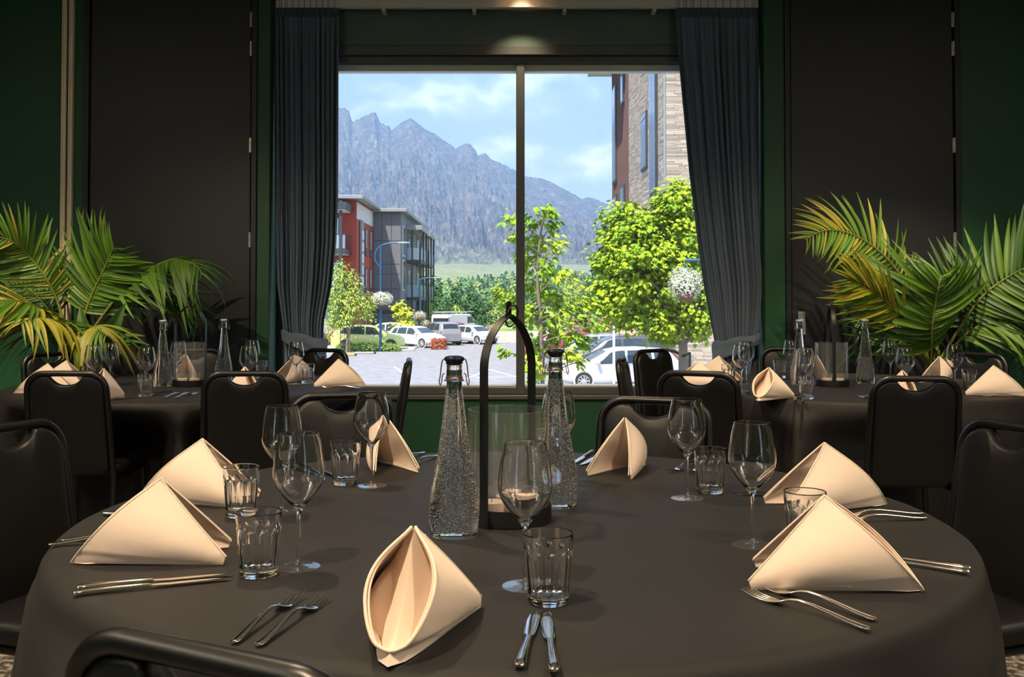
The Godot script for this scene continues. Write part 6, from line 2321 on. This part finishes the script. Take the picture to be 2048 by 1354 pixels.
		for s in q[4]:
			bl.append([gp(s[0], s[1], z), Vector3(s[2], s[3], s[2]) / 2000.0 * z])
		crown(t, bl, 330, 11, q[7], 0.32, q[5], q[6], mats.leaf_green, false, 0.45)
	var i := 0
	for q in [[866, 570, 700, 145.0, 40], [912, 578, 700, 150.0, 42], [946, 586, 700, 140.0, 40], [888, 596, 700, 135.0, 32], [974, 604, 690, 150.0, 34]]:
		t = thing("conifer", ["dark spreading conifer behind the light green tree, tallest against the slope", "dark conifer in the middle of the evergreen group", "dark conifer over the gravel patch", "dark conifer just behind the bushy yellow-green tree", "dark conifer at the mullion end of the evergreen group"][i], "tree", Vector3.ZERO, 0.0, "dark evergreens behind the parked cars")
		z = q[3]
		trunk(t, [gp(q[0], q[2], z), gp(q[0], q[1], z)], 0.16, 0.03)
		xfs = []
		cols = []
		for k in 420:
			var u := pow(rng.randf(), 0.75)
			var a := rng.randf() * TAU
			var r: float = q[4] / 2000.0 * z * (0.12 + 0.9 * u) * sqrt(rng.randf_range(0.25, 1.0)) * (0.85 + 0.25 * sin(u * 40.0))
			var c := gp(q[0], lerpf(q[1], q[2], u), z) + Vector3(cos(a) * r, 0, sin(a) * r)
			leaf_cloud(xfs, cols, c, 0.5, 11, 0.42, Vector3(cos(a), -0.2, sin(a)), lin(34, 70, 44), lin(74, 112, 66))
		scatter("foliage", leaf_mesh(false), mats.leaf_far, t, xfs, cols)
		i += 1
	# bushes and hedges
	i = 0
	for q in [[684, 693, 10], [704, 694, 12], [724, 692, 13], [744, 693, 10], [774, 692, 12], [788, 695, 10]]:
		bush(["low green bush at the kerb nearest the curtain", "low green bush at the foot of the stakes", "low green bush under the lime car's door", "low green bush beside the blue lamp foot", "low green bush under the lime car's front wheel", "low green bush at the nose of the lime car"][i],
			gp(q[0], q[1], 61.4), Vector3(q[2], 7.5, 9) / 2000.0 * 61.4, 170, lin(96, 132, 62), lin(150, 176, 84), "bush", "low bushes along the kerb")
		i += 1
	bush("rust red clipped hedge block beside the small white car", gp(878, 691, 64.0), Vector3(12, 13, 14) / 2000.0 * 64.0, 420, lin(140, 66, 46), lin(176, 104, 70), "hedge")
	bush("small rust red hedge at the end of the parked cars", gp(942, 698, 71.0), Vector3(6, 5, 8) / 2000.0 * 71.0, 140, lin(120, 54, 42), lin(150, 84, 60), "hedge")
	bush("golden shrub at the curtain edge beside the lime car", gp(666, 660, 63.5), Vector3(12, 30, 14) / 2000.0 * 63.5, 260, lin(176, 164, 70), lin(206, 176, 90))
	bush("purple-leaved shrub beyond the gravel", gp(972, 664, 118.0), Vector3(15, 17, 14) / 2000.0 * 118.0, 300, lin(126, 98, 112), lin(158, 128, 140))
	bush("dark green shrub under the conifers", gp(935, 672, 120.0), Vector3(26, 10, 14) / 2000.0 * 120.0, 300, lin(52, 78, 48), lin(86, 108, 64))
	bush("flowering bushes on top of the stone retaining wall", gp(1180, 617, 56.25), Vector3(30, 12, 12) / 2000.0 * 55.0, 420, lin(116, 140, 96), lin(190, 200, 170), "bush", "", 0.2)
	bush("green shrub between the sapling and the mullion", gp(1150, 590, 62.0), Vector3(30, 34, 20) / 2000.0 * 62.0, 420, lin(138, 164, 66), lin(186, 204, 92), "bush", "", -2.0)
	bush("grassy verge plants at the gravel edge beside the mullion", gp(985, 700, 72.0), Vector3(40, 5, 8) / 2000.0 * 72.0, 260, lin(132, 146, 76), lin(184, 178, 96))
	i = 0
	for q in [[1000, 604, 320.0, 6.0], [968, 602, 340.0, 5.0], [846, 583, 520.0, 9.0]]:
		var c := gp(q[0], q[1], q[2])
		t = thing("farmhouse", ["small white house among the valley trees below the slope", "smaller white house beside the poplar in the valley", "white house on the hillside past the balconies"][i], "house")
		m = MB.new()
		m.box(Vector3(q[3], 2.6, 5.0), c, 0.0)
		part("wall", m, mats.pale_trim, t)
		m = MB.new()
		m.x = Transform3D(Basis(Vector3.UP, PI / 2.0), c + Vector3(-q[3] / 2 - 0.3, 1.3, 0))
		m.prism(PackedVector2Array([Vector2(-3.0, 0), Vector2(3.0, 0), Vector2(0, 1.6)]), 0.0, q[3] + 0.6)
		part("roof", m, mats.roof_metal, t)
		i += 1
